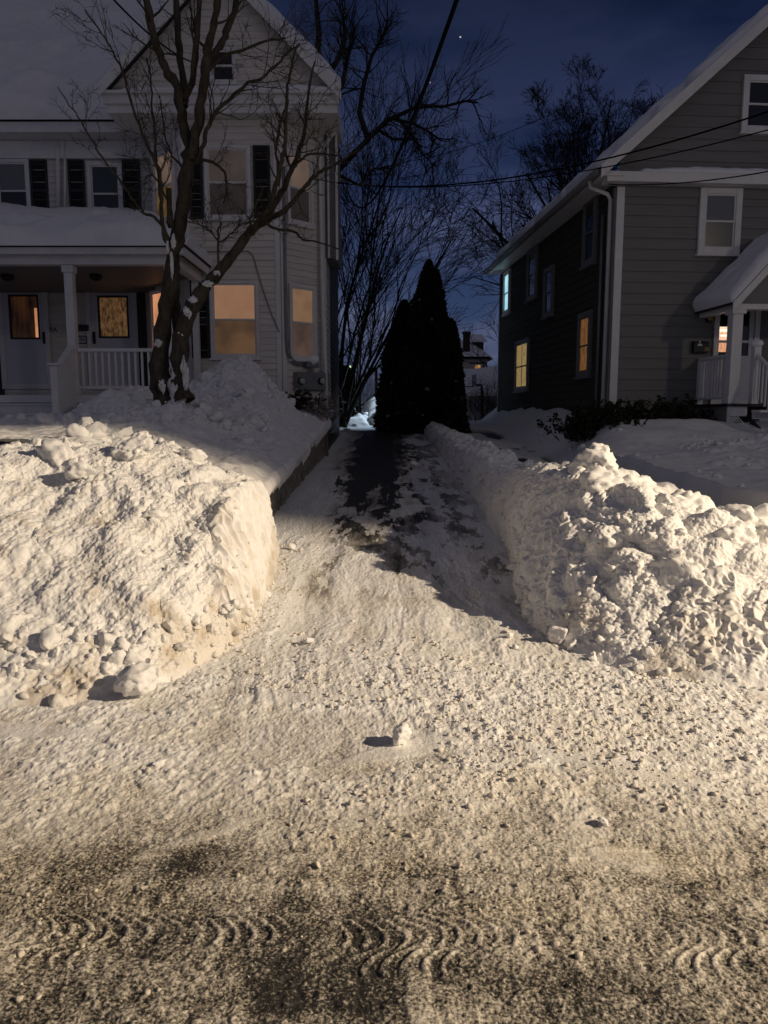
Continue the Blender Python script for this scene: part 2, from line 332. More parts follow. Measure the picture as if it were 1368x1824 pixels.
XD = np.concatenate([seg(-2.2, -1.5, 30), seg(-1.5, 1.5, 480), np.linspace(1.5, 2.4, 40)])
YD = ys_log(4.1, 22.8, 0.0017)
ground_sheet('driveway', XD, YD, 'cleared driveway with patchy ice running up between the snow banks')

# wide base sheet out to the horizon
def base_sheet():
    xs = np.concatenate([seg(-400, -20, 12), seg(-20, 20, 60), np.linspace(20, 400, 12)]); ys = np.concatenate([seg(-150, 0, 12), seg(0, 40, 90), np.linspace(40, 500, 24)])
    X, Y = np.meshgrid(xs, ys); base = gza(np.minimum(Y, 24.0))
    z = base - 0.12 * sm(26, 22, Y) + sm(23.6, 25.5, Y) * (0.02 + 0.04 * fbm(X, Y, f=0.3, o=2, seed=5))
    # snow heaps at the turn-around behind the driveway
    return X, Y, z
X, Y, z = base_sheet()
o = npmesh('ground', np.stack([X, Y, z], -1).reshape(-1, 3), gridq(X.shape[0], X.shape[1]), M['snow_soft']); tag(o, kind='structure')

def sheet(name, X, Y, Z, label, disp=None, mt='snow', dirt=None):
    V = np.stack([X, Y, Z], -1).reshape(-1, 3)
    o = npmesh(name, V, gridq(X.shape[0], X.shape[1]), M[mt], attrs={'dirt': np.zeros(V.shape[0]) if dirt is None else dirt})
    return o

def gauss(x, y, cx, cy, sx, sy, th=0.0):
    c, s = math.cos(th), math.sin(th); dx, dy = x - cx, y - cy
    return np.exp(-((dx * c + dy * s) / sx) ** 2 - ((-dx * s + dy * c) / sy) ** 2)
def lumpy(x, y, z, amp, seed):
    w, i = worley3(x / 0.13 + 0.3 * perlin(x * 5, y * 5, z * 5, seed), y / 0.13, z / 0.13, seed + 1)
    w2, i2 = worley3(x / 0.27, y / 0.27, z / 0.27, seed + 2)
    return amp * (sm(0.7, 0.15, w) * sm(0.35, 0.8, i) + 1.6 * sm(0.6, 0.1, w2) * sm(0.55, 0.85, i2))

def ico(sub):
    bm = bmesh.new(); bmesh.ops.create_icosphere(bm, subdivisions=sub, radius=1.0); bm.verts.index_update()
    v = np.array([p.co[:] for p in bm.verts]); f = np.array([[q.index for q in p.verts] for p in bm.faces]); bm.free(); return v, f
ICO = {k: ico(k) for k in (1, 2, 3, 4, 5)}
def chunk(seed, sub, cuts=7, rough=0.24, sq=(1, 1, 0.75)):
    r = np.random.RandomState(seed); v = ICO[sub][0].copy()
    v += 0.16 * np.stack([perlin(v[:, 0] * 1.3 + seed, v[:, 1] * 1.3, v[:, 2] * 1.3, k) for k in (1, 2, 3)], -1)
    for _ in range(cuts):
        n = r.normal(size=3); n /= np.linalg.norm(n); d = r.uniform(0.5, 0.85)
        v -= np.maximum(0, v @ n - d)[:, None] * n * 0.92
    nn = v / (np.linalg.norm(v, axis=1, keepdims=True) + 1e-6)
    v += nn * (rough * fbm(v[:, 0] + seed * 3.1, v[:, 1], v[:, 2], f=2.4, o=4, g=0.62, seed=seed))[:, None]
    return v * np.array(sq) * np.array([r.uniform(0.8, 1.2), r.uniform(0.8, 1.2), 1]), ICO[sub][1]
def rotz_tilt(v, r, tilt=0.5):
    a, b, c = r.uniform(0, 6.28), r.normal() * tilt, r.normal() * tilt
    Rm = np.array((Matrix.Rotation(a, 3, 'Z') @ Matrix.Rotation(b, 3, 'X') @ Matrix.Rotation(c, 3, 'Y')))
    return v @ Rm.T
LIB = {s: [chunk(100 * s + k, s, 11, 0.22) for k in range(14)] for s in (1, 2, 3)}
def lib_pick(r, size): s = 1 if size < 0.014 else (2 if size < 0.035 else 3); return LIB[s][r.randint(14)]

def scatter(o, X, Y, Z, wt, cnt, lo, hi, seed):
    """broken lumps lying on a snow sheet, joined into its mesh"""
    r = np.random.RandomState(seed); p = np.ravel(wt) + 1e-9; idx = r.choice(p.size, cnt, p=p / p.sum()); x, y, z = np.ravel(X), np.ravel(Y), np.ravel(Z); tv, tf, off = [], [], 0
    for i in idx:
        s = lo * (hi / lo) ** (r.rand() ** 1.8); v, f = lib_pick(r, s); v = rotz_tilt(v, r, 0.5) * s + np.array([x[i], y[i], z[i] + s * r.uniform(-0.1, 0.3)]); tv.append(v); tf.append(f + off); off += len(v)
    o2 = npmesh('tmp', np.concatenate(tv), np.concatenate(tf), M['snow'], attrs={'dirt': np.zeros(off)}); bm = bmesh.new(); bm.from_mesh(o.data); bm.from_mesh(o2.data); bm.to_mesh(o.data); bm.free(); bpy.data.objects.remove(o2)
# ---- raised front yard on the left, its snow lip hanging over the stone wall
def wall_x(y): return -1.33 + 0.012 * (y - 8.4)
def yard_z(x, y):
    lip = 0.87 + 0.080 * (y - 8.4)
    flat = 1.28 + 0.02 * (y - 8) + 0 * x
    e = wall_x(y) + 0.10
    z = lip + (flat - lip) * sm(0.0, 2.0, e - x)
    z = z + 0.98 * gauss(x, y, -2.65, 14.0, 1.15, 1.3) * sm(0.0, 1.3, e - x) + 0.42 * gauss(x, y, -4.55, 12.9, 0.8, 0.7) + 0.27 * gauss(x, y, -2.9, 10.6, 0.9, 0.9) * sm(0.1, 1.2, e - x) + 0.25 * gauss(x, y, -2.1, 12.4, 0.7, 1.2) * sm(0.0, 0.8, e - x)
    z = z - 0.30 * gauss(x, y, -5.9, 12.6, 0.75, 1.2)
    return z
def build_yard():
    ys = np.linspace(6.2, 16.1, 620)
    xi = np.concatenate([seg(-14, -7, 40), seg(-7, -2.2, 330), seg(-2.2, 0, 160)])   # relative to the lip (0 = lip edge)
    nd = 34
    rowsX, rowsY, rowsZ = [], [], []
    U, Yg = np.meshgrid(xi, ys)
    e = wall_x(Yg) + 0.10 + 0.05 * fbm(0 * Yg, Yg, f=2.2, o=3, seed=91)
    Xg = np.where(U > -2.2, e + U, U + (wall_x(Yg) + 0.10)) 
    Zg = yard_z(Xg, Yg)
    # rounded shoulder just before the lip
    Zg = Zg - 0.10 * sm(-0.28, 0.0, U) ** 2
    m = fbm(Xg, Yg, f=0.8, o=3, seed=93)
    rough = sm(0.0, 0.35, m + 0.5 * gauss(Xg, Yg, -2.6, 10.5, 1.6, 1.5) + 0.45 * gauss(Xg, Yg, -3, 13.5, 1.5, 1.5)) * sm(14, 4, np.abs(Xg) + 0 * Yg) * sm(-0.2, -0.7, U)
    Zg = Zg + 0.05 * fbm(Xg, Yg, f=1.3, o=3, seed=95) * sm(0, -0.5, U) + 0.012 * fbm(Xg, Yg, f=7, o=3, seed=96)
    Zg = Zg + 0.06 * fbm(Xg, Yg, f=2.6, o=4, g=0.55, seed=94) * sm(0.02, -0.3, U) * sm(-3.5, -1.5, U)
    Zg = Zg + rough * (0.07 * np.abs(fbm(Xg, Yg, f=3.2, o=3, seed=97)) + 0.02 * fbm(Xg, Yg, f=11, o=3, seed=98))
    # hanging face
    q = np.linspace(0, 1, nd + 1)[1:]
    ye = ys[:, None]; drop = 0.105 + 0.05 * fbm(0 * ye, ye, f=1.1, o=2, seed=101) + 0.06 * np.abs(perlin(0 * ye, ye * 7.0, seed=103)) + 0.05 * np.maximum(0, perlin(0 * ye, ye * 19.0, seed=104))
    drop = drop * np.where(ys > 15.9, 0.3, 1.0)[:, None]
    bulge = 0.05 * np.sin(np.pi * np.minimum(q * 1.15, 1))[None, :] - 0.05 * (q[None, :] ** 3)
    fx = e[:, -1:] + bulge + 0.028 * perlin(np.repeat(ye, nd, 1) * 4.5, q[None, :] * drop * 1.2 + 0 * ye, seed=107) * 2
    fz = Zg[:, -1:] - q[None, :] * drop * 2.0
    X = np.concatenate([Xg, fx], 1); Y = np.concatenate([Yg, np.repeat(ye, nd, 1)], 1); Z = np.concatenate([Zg, fz], 1)
    o = sheet('front_yard', X, Y, Z, None); scatter(o, Xg, Yg, Zg, rough * sm(17, 14, Yg), 1000, 0.02, 0.15, 99); tag(o, 'deep snow over the raised front yard of the white house', kind='structure')
build_yard()

# ---- neighbour's yard, walk and the snow against the grey house
def right_ground(x, y):
    edge = 3.35 - 0.02 * (y - 9) + 0.04 * fbm(0 * x, y, f=1.6, o=2, seed=121)
    low = 0.18 + 0.045 * np.maximum(0, y - 5) + 0 * x
    top = np.where(y < 13.3, 0.72 + 0.036 * (y - 6.8), 0.94 + 0.01 * (y - 13.3))
    top = top + 0.10 * fbm(x, y, f=0.7, o=3, seed=123) + 0.012 * fbm(x, y, f=6, o=3, seed=124)
    top = top + 0.16 * gauss(x, y, 6.3, 11.5, 0.9, 1.0) * (1 + fbm(x, y, f=4, o=3, seed=125)) + 0.16 * gauss(x, y, 5.2, 13.0, 0.8, 0.5) - 0.25 * gauss(x, y, 5.9, 13.6, 0.6, 0.8)
    k1 = sm(edge - 0.03, edge + 0.05, x)                    # cut face near the street
    side = 0.12 + 0.60 * sm(3.2, 4.2, x) + 0.1 * fbm(x, y, f=0.9, o=2, seed=127) * sm(3.1, 3.7, x)
    k2 = sm(12.0, 14.0, y)
    near = low + (top - low) * k1
    far = low + side * sm(3.05, 3.6, x)
    z = near * (1 - k2) + np.maximum(far, np.where(x > 4.2, top, -9)) * k2
    return z + 0.015 * fbm(x, y, f=2.5, o=3, seed=129)
def build_right():
    ys = np.concatenate([seg(5.7, 16, 430), np.linspace(16, 26, 120)]); xs = np.concatenate([seg(1.4, 3.1, 60), seg(3.1, 3.7, 60), seg(3.7, 7.2, 160), np.linspace(7.2, 16, 40)])
    X, Y = np.meshgrid(xs, ys); Z = right_ground(X, Y)
    rough = sm(0.1, 0.4, fbm(X, Y, f=0.9, o=3, seed=131) + 0.5 * gauss(X, Y, 6.2, 11.5, 1.2, 1.5)) * sm(3.4, 3.6, X) * sm(15, 13, Y)
    Z = Z + rough * (0.06 * np.abs(fbm(X, Y, f=3.5, o=3, seed=133)) + 0.015 * fbm(X, Y, f=11, o=3, seed=134))
    wet = sm(-0.04, 0.16, fbm(X * 1.6, Y * 0.35, f=1.2, o=3, seed=135)) * sm(2.0, 2.3, X) * sm(3.2, 2.9, X) * sm(9, 11, Y) * sm(23, 20, Y)
    V = np.stack([X, Y, Z], -1).reshape(-1, 3)
    o = npmesh('neighbouring_yard', V, gridq(len(ys), len(xs)), M['yard2'], attrs={'dirt': wet}); scatter(o, X, Y, Z, rough * sm(8.5, 7, X) + 0.15 * sm(3.3, 3.45, X) * sm(3.75, 3.6, X), 160, 0.02, 0.10, 139); tag(o, 'snowy walk and yard before the grey house', kind='structure')
M['yard2'] = snow_mat('neighbouring_snow', dirt=(0.03, 0.03, 0.035), bs=0.2, scale=40)
build_right()

# ---- rear court: bright ploughed strip and heaps behind the driveway
def build_rear():
    xs = np.linspace(-8, 3.5, 260); ys = np.linspace(22.6, 40, 220); X, Y = np.meshgrid(xs, ys)
    z = gz(22.8) + 0.008 * (Y - 22.8) + 0.02 * fbm(X, Y, f=1.5, o=3, seed=141)
    z = z + 0.34 * sm(25.2, 26.6, Y + 0.3 * fbm(X, Y, f=1, o=2, seed=142)) * sm(-0.35, -0.75, X + 0.1 * (Y - 26)) + 0.62 * sm(0.1, 0.9, gauss(X, Y, 0.35, 27.3, 1.0, 1.5) + 0.35 * fbm(X, Y, f=1.2, o=3, seed=145)) * sm(25.0, 26.0, Y) + 0.035 * fbm(X, Y, f=2.6, o=4, seed=143) * sm(24.6, 26, Y)
    z = z - 0.3 * sm(2.2, 3.4, X)
    o = sheet('rear_court', X, Y, z, None); scatter(o, X, Y, z, sm(25.0, 26.0, Y) * sm(30, 28, Y), 260, 0.03, 0.14, 147); tag(o, 'ploughed snow court behind the end of the driveway', kind='structure')
build_rear()

# ------------------------------------------------------------------ snow banks
def catmull(P, t):
    n = len(P); i = np.floor(t).astype(int); f = (t - i)[:, None]
    p0, p1, p2, p3 = P[(i - 1) % n], P[i % n], P[(i + 1) % n], P[(i + 2) % n]
    return 0.5 * (2 * p1 + (p2 - p0) * f + (2 * p0 - 5 * p1 + 4 * p2 - p3) * f ** 2 + (3 * p1 - p0 - 3 * p2 + p3) * f ** 3)
def bank(name, st, spine, ns, nq, nc, label, group, seed, face_fn, dirt_fn, debris, big, amp=1.0, bill=0.10, diag=0.02, lumk=1.0):
    B = np.array([s[0] for s in st], float); T = np.array([s[1] for s in st], float); E = np.array([[s[2], s[3]] for s in st], float); W = np.array([s[4] for s in st], float)
    n = len(st); seglen = np.linalg.norm(np.roll(B, -1, 0) - B, axis=1) * 0.6 + np.linalg.norm(np.roll(T, -1, 0) - T, axis=1) * 0.4
    w = seglen * W; cum = np.concatenate([[0], np.cumsum(w)]); tt = np.interp(np.linspace(0, cum[-1], ns, endpoint=False), cum, np.arange(n + 1))
    b = catmull(B, tt); t = catmull(T, tt); e = catmull(E, tt); e = np.maximum(e, 0.5)
    S = np.array(spine, float)
    def proj(p):
        best = None; bd = None
        for a, c in zip(S[:-1], S[1:]):
            k = np.clip(((p - a[:2]) @ (c - a)[:2]) / ((c - a)[:2] @ (c - a)[:2]), 0, 1)[:, None]; q = a + k * (c - a); d = np.linalg.norm(q[:, :2] - p, axis=1)
            if best is None: best, bd = q, d
            else: m = d < bd; best = np.where(m[:, None], q, best); bd = np.where(m, d, bd)
        return best
    c = proj(t[:, :2])
    q = np.linspace(0, 1, nq)[:, None]
    hq = q ** e[None, :, 0]; zq = 1 - (1 - q) ** e[None, :, 1]
    zb = gza(b[:, 1])[None, :] - 0.05
    Xs = b[None, :, 0] + (t[None, :, 0] - b[None, :, 0]) * hq; Ys = b[None, :, 1] + (t[None, :, 1] - b[None, :, 1]) * hq; Zs = zb + (t[None, :, 2] - zb) * zq
    k = (np.linspace(0, 1, nc + 1)[1:])[:, None]
    kz = np.sin(k * np.pi / 2)
    Xc = t[None, :, 0] + (c[None, :, 0] - t[None, :, 0]) * k; Yc = t[None, :, 1] + (c[None, :, 1] - t[None, :, 1]) * k; Zc = t[None, :, 2] + (c[None, :, 2] - t[None, :, 2]) * kz
    P = np.stack([np.concatenate([Xs, Xc]), np.concatenate([Ys, Yc]), np.concatenate([Zs, Zc])], -1)
    # smooth the crease between flank and cap
    for _ in range(6):
        P[nq - 30:nq + 20] = 0.5 * P[nq - 30:nq + 20] + 0.25 * (P[nq - 31:nq + 19] + P[nq - 29:nq + 21])
    def normals(P):
        du = np.roll(P, -1, 1) - np.roll(P, 1, 1); dv = np.gradient(P, axis=0)
        N = np.cross(du, dv); N /= np.linalg.norm(N, axis=-1, keepdims=True) + 1e-9
        return N * np.sign(np.nanmean(N[..., 2]) + 1e-9)
    N = normals(P); x, y, z = P[..., 0], P[..., 1], P[..., 2]
    qq = np.concatenate([q, np.ones((nc, 1)) + k])
    face = face_fn(tt[None, :] + 0.35 * perlin(x * 4, y * 4, z * 4, seed + 21), qq + 0.10 * perlin(x * 5, y * 5, z * 5, seed + 22), x, y, z)                # 1 on shovel-cut smooth faces
    foot = sm(0.0, 0.10, z - gza(y)) 
    bl = np.abs(fbm(x + 0.15 * perlin(x * 3, y * 3, z * 3, seed + 2), y, z, f=2.7, o=2, g=0.45, seed=seed + 1)) - 0.2
    d = amp * ((0.10 * fbm(x, y, z, f=1.3, o=3, seed=seed) + bill * 1.3 * bl) * (1 - 0.75 * face) * sm(0, 0.4, z - gza(y)))
    P = P + N * d[..., None]; N = normals(P); x, y, z = P[..., 0], P[..., 1], P[..., 2]
    m = sm(-0.02, 0.30, fbm(x, y, z, f=1.3, o=3, seed=seed + 3) + 0.30 * sm(0.42, 0.08, z - gza(y)))
    w1, i1 = worley3(x / 0.085 + 0.35 * perlin(x * 9, y * 9, z * 9, seed), y / 0.085, z / 0.085, seed + 5)
    w2, i2 = worley3(x / 0.20 + 0.3 * perlin(x * 5, y * 5, z * 5, seed), y / 0.20, z / 0.20, seed + 6)
    w3, i3 = worley3(x / 0.040, y / 0.040, z / 0.040, seed + 8)
    lum = 0.017 * sm(0.65, 0.12, w1) * sm(0.3, 0.8, i1) * (0.05 + 0.95 * m) + 0.026 * sm(0.6, 0.1, w2) * sm(0.5, 0.85, i2) * (0.1 + 0.9 * m) + 0.009 * sm(0.65, 0.1, w3) * (0.15 + 0.85 * m)
    rid = (1 - np.abs(2.2 * perlin(x * 4.2, y * 4.2, z * 3.0, seed + 9))).clip(-1, 1)
    fb = 0.020 * fbm(x, y, z, f=4, o=3, seed=seed + 11) + 0.009 * rid + 0.0085 * fbm(x, y, z, f=20, o=4, g=0.6, seed=seed + 13) + diag * fbm((x + z) * 0.8 + 0.2 * y, y * 0.6, (x - z) * 4.0, f=1.6, o=4, g=0.55, seed=seed + 14) + 0.0055 * fbm(x, y, z, f=45, o=2, seed=seed + 16)
    sw = 0.25 * perlin(x * 2, y * 2, z * 2.5, seed + 18)
    stri = 0.045 * (1 - np.abs(2.3 * perlin((x + sw) * 6.0, (y + sw) * 6.0, z * 0.7, seed + 15))) + 0.014 * fbm(x * 8, y * 8, z * 1.0, f=1.0, o=3, seed=seed + 15) + 0.020 * (1 - np.abs(2.4 * perlin(x * 24 + 1.5 * perlin(x * 3, y * 3, z * 3, seed), y * 24, z * 2.4, seed + 17))) + 0.006 * fbm(x, y, z, f=12, o=2, seed=seed + 19)
    d2 = (1 - face) * (lumk * lum + fb) * amp + face * stri
    P = P + N * (d2 * (0.35 + 0.65 * foot))[..., None]
    dirt = np.clip(dirt_fn(P[..., 0], P[..., 1], P[..., 2], seed), 0, 1)
    nr = P.shape[0]; Q = gridq(nr, ns, True)
    V = P.reshape(-1, 3); D = dirt.ravel()
    # broken lumps lying in and on the bank, joined into its mesh
    r = np.random.RandomState(seed); N = normals(P); tv, tf, td, off = [], [], [], 0
    wts = None
    for cnt, lo, hi, zone in debris:
        msk = zone(P[..., 0], P[..., 1], P[..., 2]).ravel(); idx = np.nonzero(msk)[0]
        if not len(idx): continue
        for i in r.choice(idx, cnt):
            s = lo * (hi / lo) ** (r.rand() ** 1.7); v, f = lib_pick(r, s)
            p = V[i] + N.reshape(-1, 3)[i] * s * r.uniform(-0.25, 0.35)
            tv.append(rotz_tilt(v, r, 0.6) * s + p); tf.append(f + off); off += len(v); td.append(np.full(len(v), D[i] * 0.6))
    for (bx, by, bz, s, sd, sq, cuts) in big:
        v, f = chunk(sd, 5 if s > 0.16 else 4, cuts, 0.20, sq); v = rotz_tilt(v, np.random.RandomState(sd + 1), 0.25)
        v = v + 0.012 / s * v * fbm(v[:, 0] * s, v[:, 1] * s, v[:, 2] * s, f=16, o=3, seed=sd)[:, None]
        tv.append(v * s + np.array([bx, by, bz])); tf.append(f + off); off += len(v); td.append(np.zeros(len(v)))
    o = npmesh(name, V, Q, M['snow'], attrs={'dirt': D})
    if tv:
        o2 = npmesh(name + '_tmp', np.concatenate(tv), np.concatenate(tf), M['snow'], attrs={'dirt': np.concatenate(td)})
        bm = bmesh.new(); bm.from_mesh(o.data); bm.from_mesh(o2.data); bm.to_mesh(o.data); bm.free()
        bpy.data.objects.remove(o2)
    return tag(o, label, 'snow bank', group)

def left_face(t, q, x, y, z): return sm(4.25, 4.7, t) * sm(8.9, 8.3, t) * sm(1.12, 0.95, q)
def left_dirt(x, y, z, s): return 0.6 * sm(0.05, 0.6, fbm(x, y, z, f=1.6, o=4, seed=s + 31) + 0.35 * sm(0.5, 0.0, z) - 0.1) * sm(1.2, 0.5, z) + 0.35 * sm(0.25, 0.5, fbm(x, y, z, f=7, o=3, seed=s + 33)) * sm(1.3, 0.7, z)
# station: base (x,y), top (x,y,z), horizontal exponent, height exponent, sampling weight
LST = [((-6.0, 3.3), (-6.0, 5.0, 1.04), 1.0, 1.05, 0.35), ((-3.4, 3.35), (-3.2, 5.05, 1.06), 1.0, 1.1, 0.9), ((-1.95, 3.5), (-2.35, 5.2, 1.09), 1.0, 1.1, 1.3),
       ((-1.30, 3.80), (-1.80, 5.35, 1.14), 1.1, 1.15, 1.4), ((-1.02, 4.28), (-1.26, 5.05, 0.86), 1.15, 1.25, 1.6), ((-0.92, 4.62), (-1.09, 5.10, 0.82), 1.3, 1.3, 1.8), ((-0.90, 5.4), (-1.07, 5.6, 0.88), 1.4, 1.3, 1.3),
       ((-0.92, 6.1), (-1.09, 6.25, 0.86), 1.4, 1.3, 1.1), ((-1.02, 6.85), (-1.16, 6.75, 0.79), 1.5, 1.3, 0.8), ((-1.3, 7.4), (-1.4, 6.95, 0.82), 1.4, 1.2, 0.4), ((-2.0, 7.6), (-2.2, 6.6, 1.02), 1.2, 1.1, 0.35), ((-4, 7.7), (-4, 6.4, 1.0), 1.2, 1.1, 0.25), ((-6.2, 7.2), (-6.1, 6.2, 1.0), 1.2, 1.1, 0.3)]
bank('snow_bank', LST, [(-5.6, 5.7, 1.07), (-2.4, 5.8, 1.16), (-1.75, 5.95, 1.18), (-1.35, 6.4, 0.93)], 1500, 430, 110,
     'tall pile of ploughed snow in front of the tree and white house', 'snow banks left by the plough', 201, left_face, left_dirt,
     [(330, 0.010, 0.05, lambda x, y, z: (z < 0.30) & (y < 4.9)), (120, 0.025, 0.085, lambda x, y, z: (z < 0.24) & (y < 4.3) & (x < -1.3)), (60, 0.015, 0.07, lambda x, y, z: (z > 1.05) & (y < 6.3)), (90, 0.010, 0.035, lambda x, y, z: (z < 0.10) & (y > 4.6) & (y < 7)), (120, 0.008, 0.025, lambda x, y, z: (z > 0.3) & (y < 5.3))],
     [(-1.78, 5.45, 1.20, 0.17, 301, (1.2, 1, 0.6), 6), (-1.45, 5.75, 1.12, 0.11, 302, (1.2, 1, 0.7), 6), (-2.3, 5.3, 1.15, 0.13, 303, (1.1, 1, 0.7), 7), (-2.05, 5.1, 1.05, 0.10, 304, (1, 1, 0.8), 7), (-1.45, 4.15, 0.12, 0.14, 305, (1.1, 1, 0.9), 4), (-1.22, 4.35, 0.04, 0.10, 306, (1, 1, 0.7), 5), (-1.7, 3.8, 0.04, 0.11, 307, (1.2, 1, 0.7), 6), (-1.25, 3.75, 0.09, 0.11, 308, (1, 1, 0.7), 6), (-2.0, 3.75, 0.05, 0.13, 309, (1, 1, 0.7), 6), (-1.52, 4.9, 0.78, 0.09, 310, (1.2, 1, 0.7), 6)], 1.0, 0.05, 0.016)

def right_face(t, q, x, y, z): return sm(4.3, 3.6, t) * sm(1.0, 0.85, q) * sm(0.12, 0.3, q) + 0.75 * sm(4.9, 5.6, t) * sm(8.5, 7.5, t) * sm(0.75, 0.6, q) * sm(0.1, 0.25, q)
def right_dirt(x, y, z, s): return 0.5 * sm(0.1, 0.5, fbm(x, y, z, f=1.8, o=4, seed=s + 31)) * sm(0.55, 0.1, z) * sm(5.6, 4.6, y)
RST = [((1.24, 8.8), (1.50, 8.7, 0.74), 1.7, 1.4, 0.7), ((1.20, 7.5), (1.46, 7.4, 0.86), 1.8, 1.4, 1.0), ((1.10, 6.4), (1.50, 6.45, 0.94), 1.6, 1.3, 1.2), ((0.98, 5.45), (1.58, 5.95, 0.95), 1.3, 1.2, 1.4),
       ((1.02, 4.65), (1.75, 5.5, 0.88), 1.1, 1.15, 1.5), ((1.38, 4.05), (2.02, 5.15, 0.76), 1.0, 1.1, 1.5), ((2.0, 3.78), (2.40, 4.85, 0.62), 1.0, 1.15, 1.4), ((3.0, 3.7), (3.1, 4.75, 0.55), 1.0, 1.1, 0.8), ((4.6, 3.8), (4.4, 4.8, 0.52), 1.0, 1.1, 0.4),
       ((5.0, 6.0), (4.5, 5.6, 0.52), 1.2, 1.1, 0.25), ((3.3, 6.5), (3.0, 6.0, 0.60), 1.4, 1.2, 0.4), ((2.5, 7.3), (2.25, 7.0, 0.76), 1.4, 1.2, 0.5), ((2.2, 8.9), (1.95, 8.7, 0.68), 1.4, 1.2, 0.4)]
bank('snow_bank', RST, [(4.1, 5.2, 0.60), (2.6, 5.4, 0.68), (2.0, 5.9, 0.84), (1.74, 6.5, 0.98), (1.72, 8.5, 0.76)], 1400, 430, 130,
     'jagged heap of ploughed snow at the street corner before the grey house', 'snow banks left by the plough', 231, right_face, right_dirt,
     [(170, 0.010, 0.05, lambda x, y, z: (z < 0.25) & (y < 5.6) & (x < 3.2)), (90, 0.015, 0.055, lambda x, y, z: (x < 1.35) & (z < 0.45) & (y > 4.3) & (y < 8)), (80, 0.012, 0.06, lambda x, y, z: (z > 0.25) & (z < 0.75) & (y < 5.2) & (x > 1.2) & (x < 1.95)), (24, 0.02, 0.08, lambda x, y, z: (z > 0.72) & (x < 3.2)), (60, 0.015, 0.06, lambda x, y, z: (z > 0.2 + 0.048 * 4) & (y > 7) & (x < 2))],
     [(1.74, 6.2, 0.97, 0.26, 321, (1.1, 1, 0.85), 9), (1.97, 5.95, 0.82, 0.19, 322, (1.2, 1, 0.7), 7), (2.14, 5.5, 0.72, 0.21, 323, (1.15, 1, 0.75), 6), (1.98, 5.3, 0.70, 0.20, 324, (1, 1, 0.9), 7), (2.45, 5.25, 0.70, 0.13, 325, (1, 1, 0.9), 6), (2.62, 5.2, 0.66, 0.08, 326, (1.3, 1, 0.6), 6), (1.54, 7.7, 0.76, 0.22, 327, (0.9, 1.1, 0.75), 8), (1.62, 7.0, 0.88, 0.15, 328, (1, 1.2, 0.6), 7), (1.82, 5.4, 0.68, 0.17, 329, (1, 1, 0.8), 6), (2.25, 4.95, 0.58, 0.20, 330, (1, 1, 0.8), 6), (1.86, 4.62, 0.30, 0.24, 331, (1, 0.9, 1.0), 4), (1.6, 5.7, 0.9, 0.15, 333, (1, 1, 0.8), 7)], 1.0, 0.13, 0.012, 0.45)
TST = [((1.16, 21.6), (1.30, 21.4, 1.08), 1.7, 1.3, 0.5), ((1.20, 17), (1.33, 17, 0.96), 1.8, 1.3, 0.7), ((1.22, 13), (1.35, 13, 0.88), 1.8, 1.3, 1.0), ((1.22, 10), (1.37, 10, 0.82), 1.8, 1.3, 1.3), ((1.3, 7.9), (1.55, 8.2, 0.62), 1.3, 1.2, 1.0), ((1.75, 7.7), (1.75, 8.2, 0.6), 1.2, 1.2, 0.6),
       ((2.15, 8.2), (1.95, 8.5, 0.70), 1.3, 1.2, 0.8), ((2.0, 13), (1.76, 13, 0.84), 1.5, 1.3, 0.5), ((1.9, 17), (1.68, 17, 0.92), 1.5, 1.3, 0.4), ((1.8, 21.6), (1.6, 21.4, 1.05), 1.4, 1.3, 0.4)]
bank('snow_bank', TST, [(1.66, 8.5, 0.78), (1.56, 13, 0.89), (1.5, 17, 0.97), (1.45, 21.2, 1.09)], 1500, 90, 60,
     'long low snow ridge beside the driveway running back to the black evergreens', 'snow banks left by the plough', 261, lambda t, q, x, y, z: sm(5.0, 4.5, t) * sm(1.0, 0.85, q), lambda x, y, z, s: 0 * x,
     [(300, 0.02, 0.085, lambda x, y, z: (z > gza(y) + 0.26)), (220, 0.02, 0.06, lambda x, y, z: (z < gza(y) + 0.1) & (x < 1.5) & (y < 15))], [])
# ragged fallen snow along the driveway foot belongs to the banks above; loose clods follow

# ------------------------------------------------------------------ loose snow on the ground
def gpt(px, py):
    u, dy, dz = ray(px, py); Y = 3.0
    for _ in range(30): Y = (EYE - gz(Y)) * dy / -dz
    return u * Y / dy, Y
def clod(px, py, rpx, seed, label, group=None, sq=(1, 1, 0.8)):
    x, y = gpt(px, py); s = rpx / F * y * 1.02
    v, f = chunk(seed, 4, 8, 0.14, sq); v = rotz_tilt(v, np.random.RandomState(seed), 0.2) * s
    v = v + np.array([x, y, gz(y) - v[:, 2].min() - 0.15 * s])
    o = npmesh('snow_clod', v, f, M['snow'] , attrs={'dirt': np.zeros(len(v))}); tag(o, label, 'snow clod', group)
G1 = 'loose snow clods on the cleared ground'
clod(714, 1322, 23, 401, 'largest loose snow clod alone in the middle of the street', G1, (0.95, 1, 1))
clod(996, 1146, 21, 402, 'white snow boulder at the foot of the jagged corner heap', G1, (1.1, 1, 0.85))
clod(520, 980, 9, 403, 'rounded snow clod beside the cut face of the tall pile', G1)
clod(536, 983, 6, 404, 'small clod touching the rounded one beside the tall pile', G1)
clod(551, 1144, 12, 405, 'flat slab of snow on the driveway mouth casting a short shadow', G1, (1.3, 1, 0.45))
clod(1074, 1470, 10, 406, 'small white clod alone on the street below the corner heap', G1)
clod(1054, 1176, 9, 407, 'cube shaped clod just below the white snow boulder', G1, (1.2, 1, 0.8))
clod(907, 1136, 8, 408, 'small low clod left of the white snow boulder', G1)
clod(918, 1156, 6, 409, 'tiny clod below the low one left of the snow boulder', G1)
clod(473, 1066, 13, 410, 'knobbly clod resting against the cut face foot of the tall pile', G1)
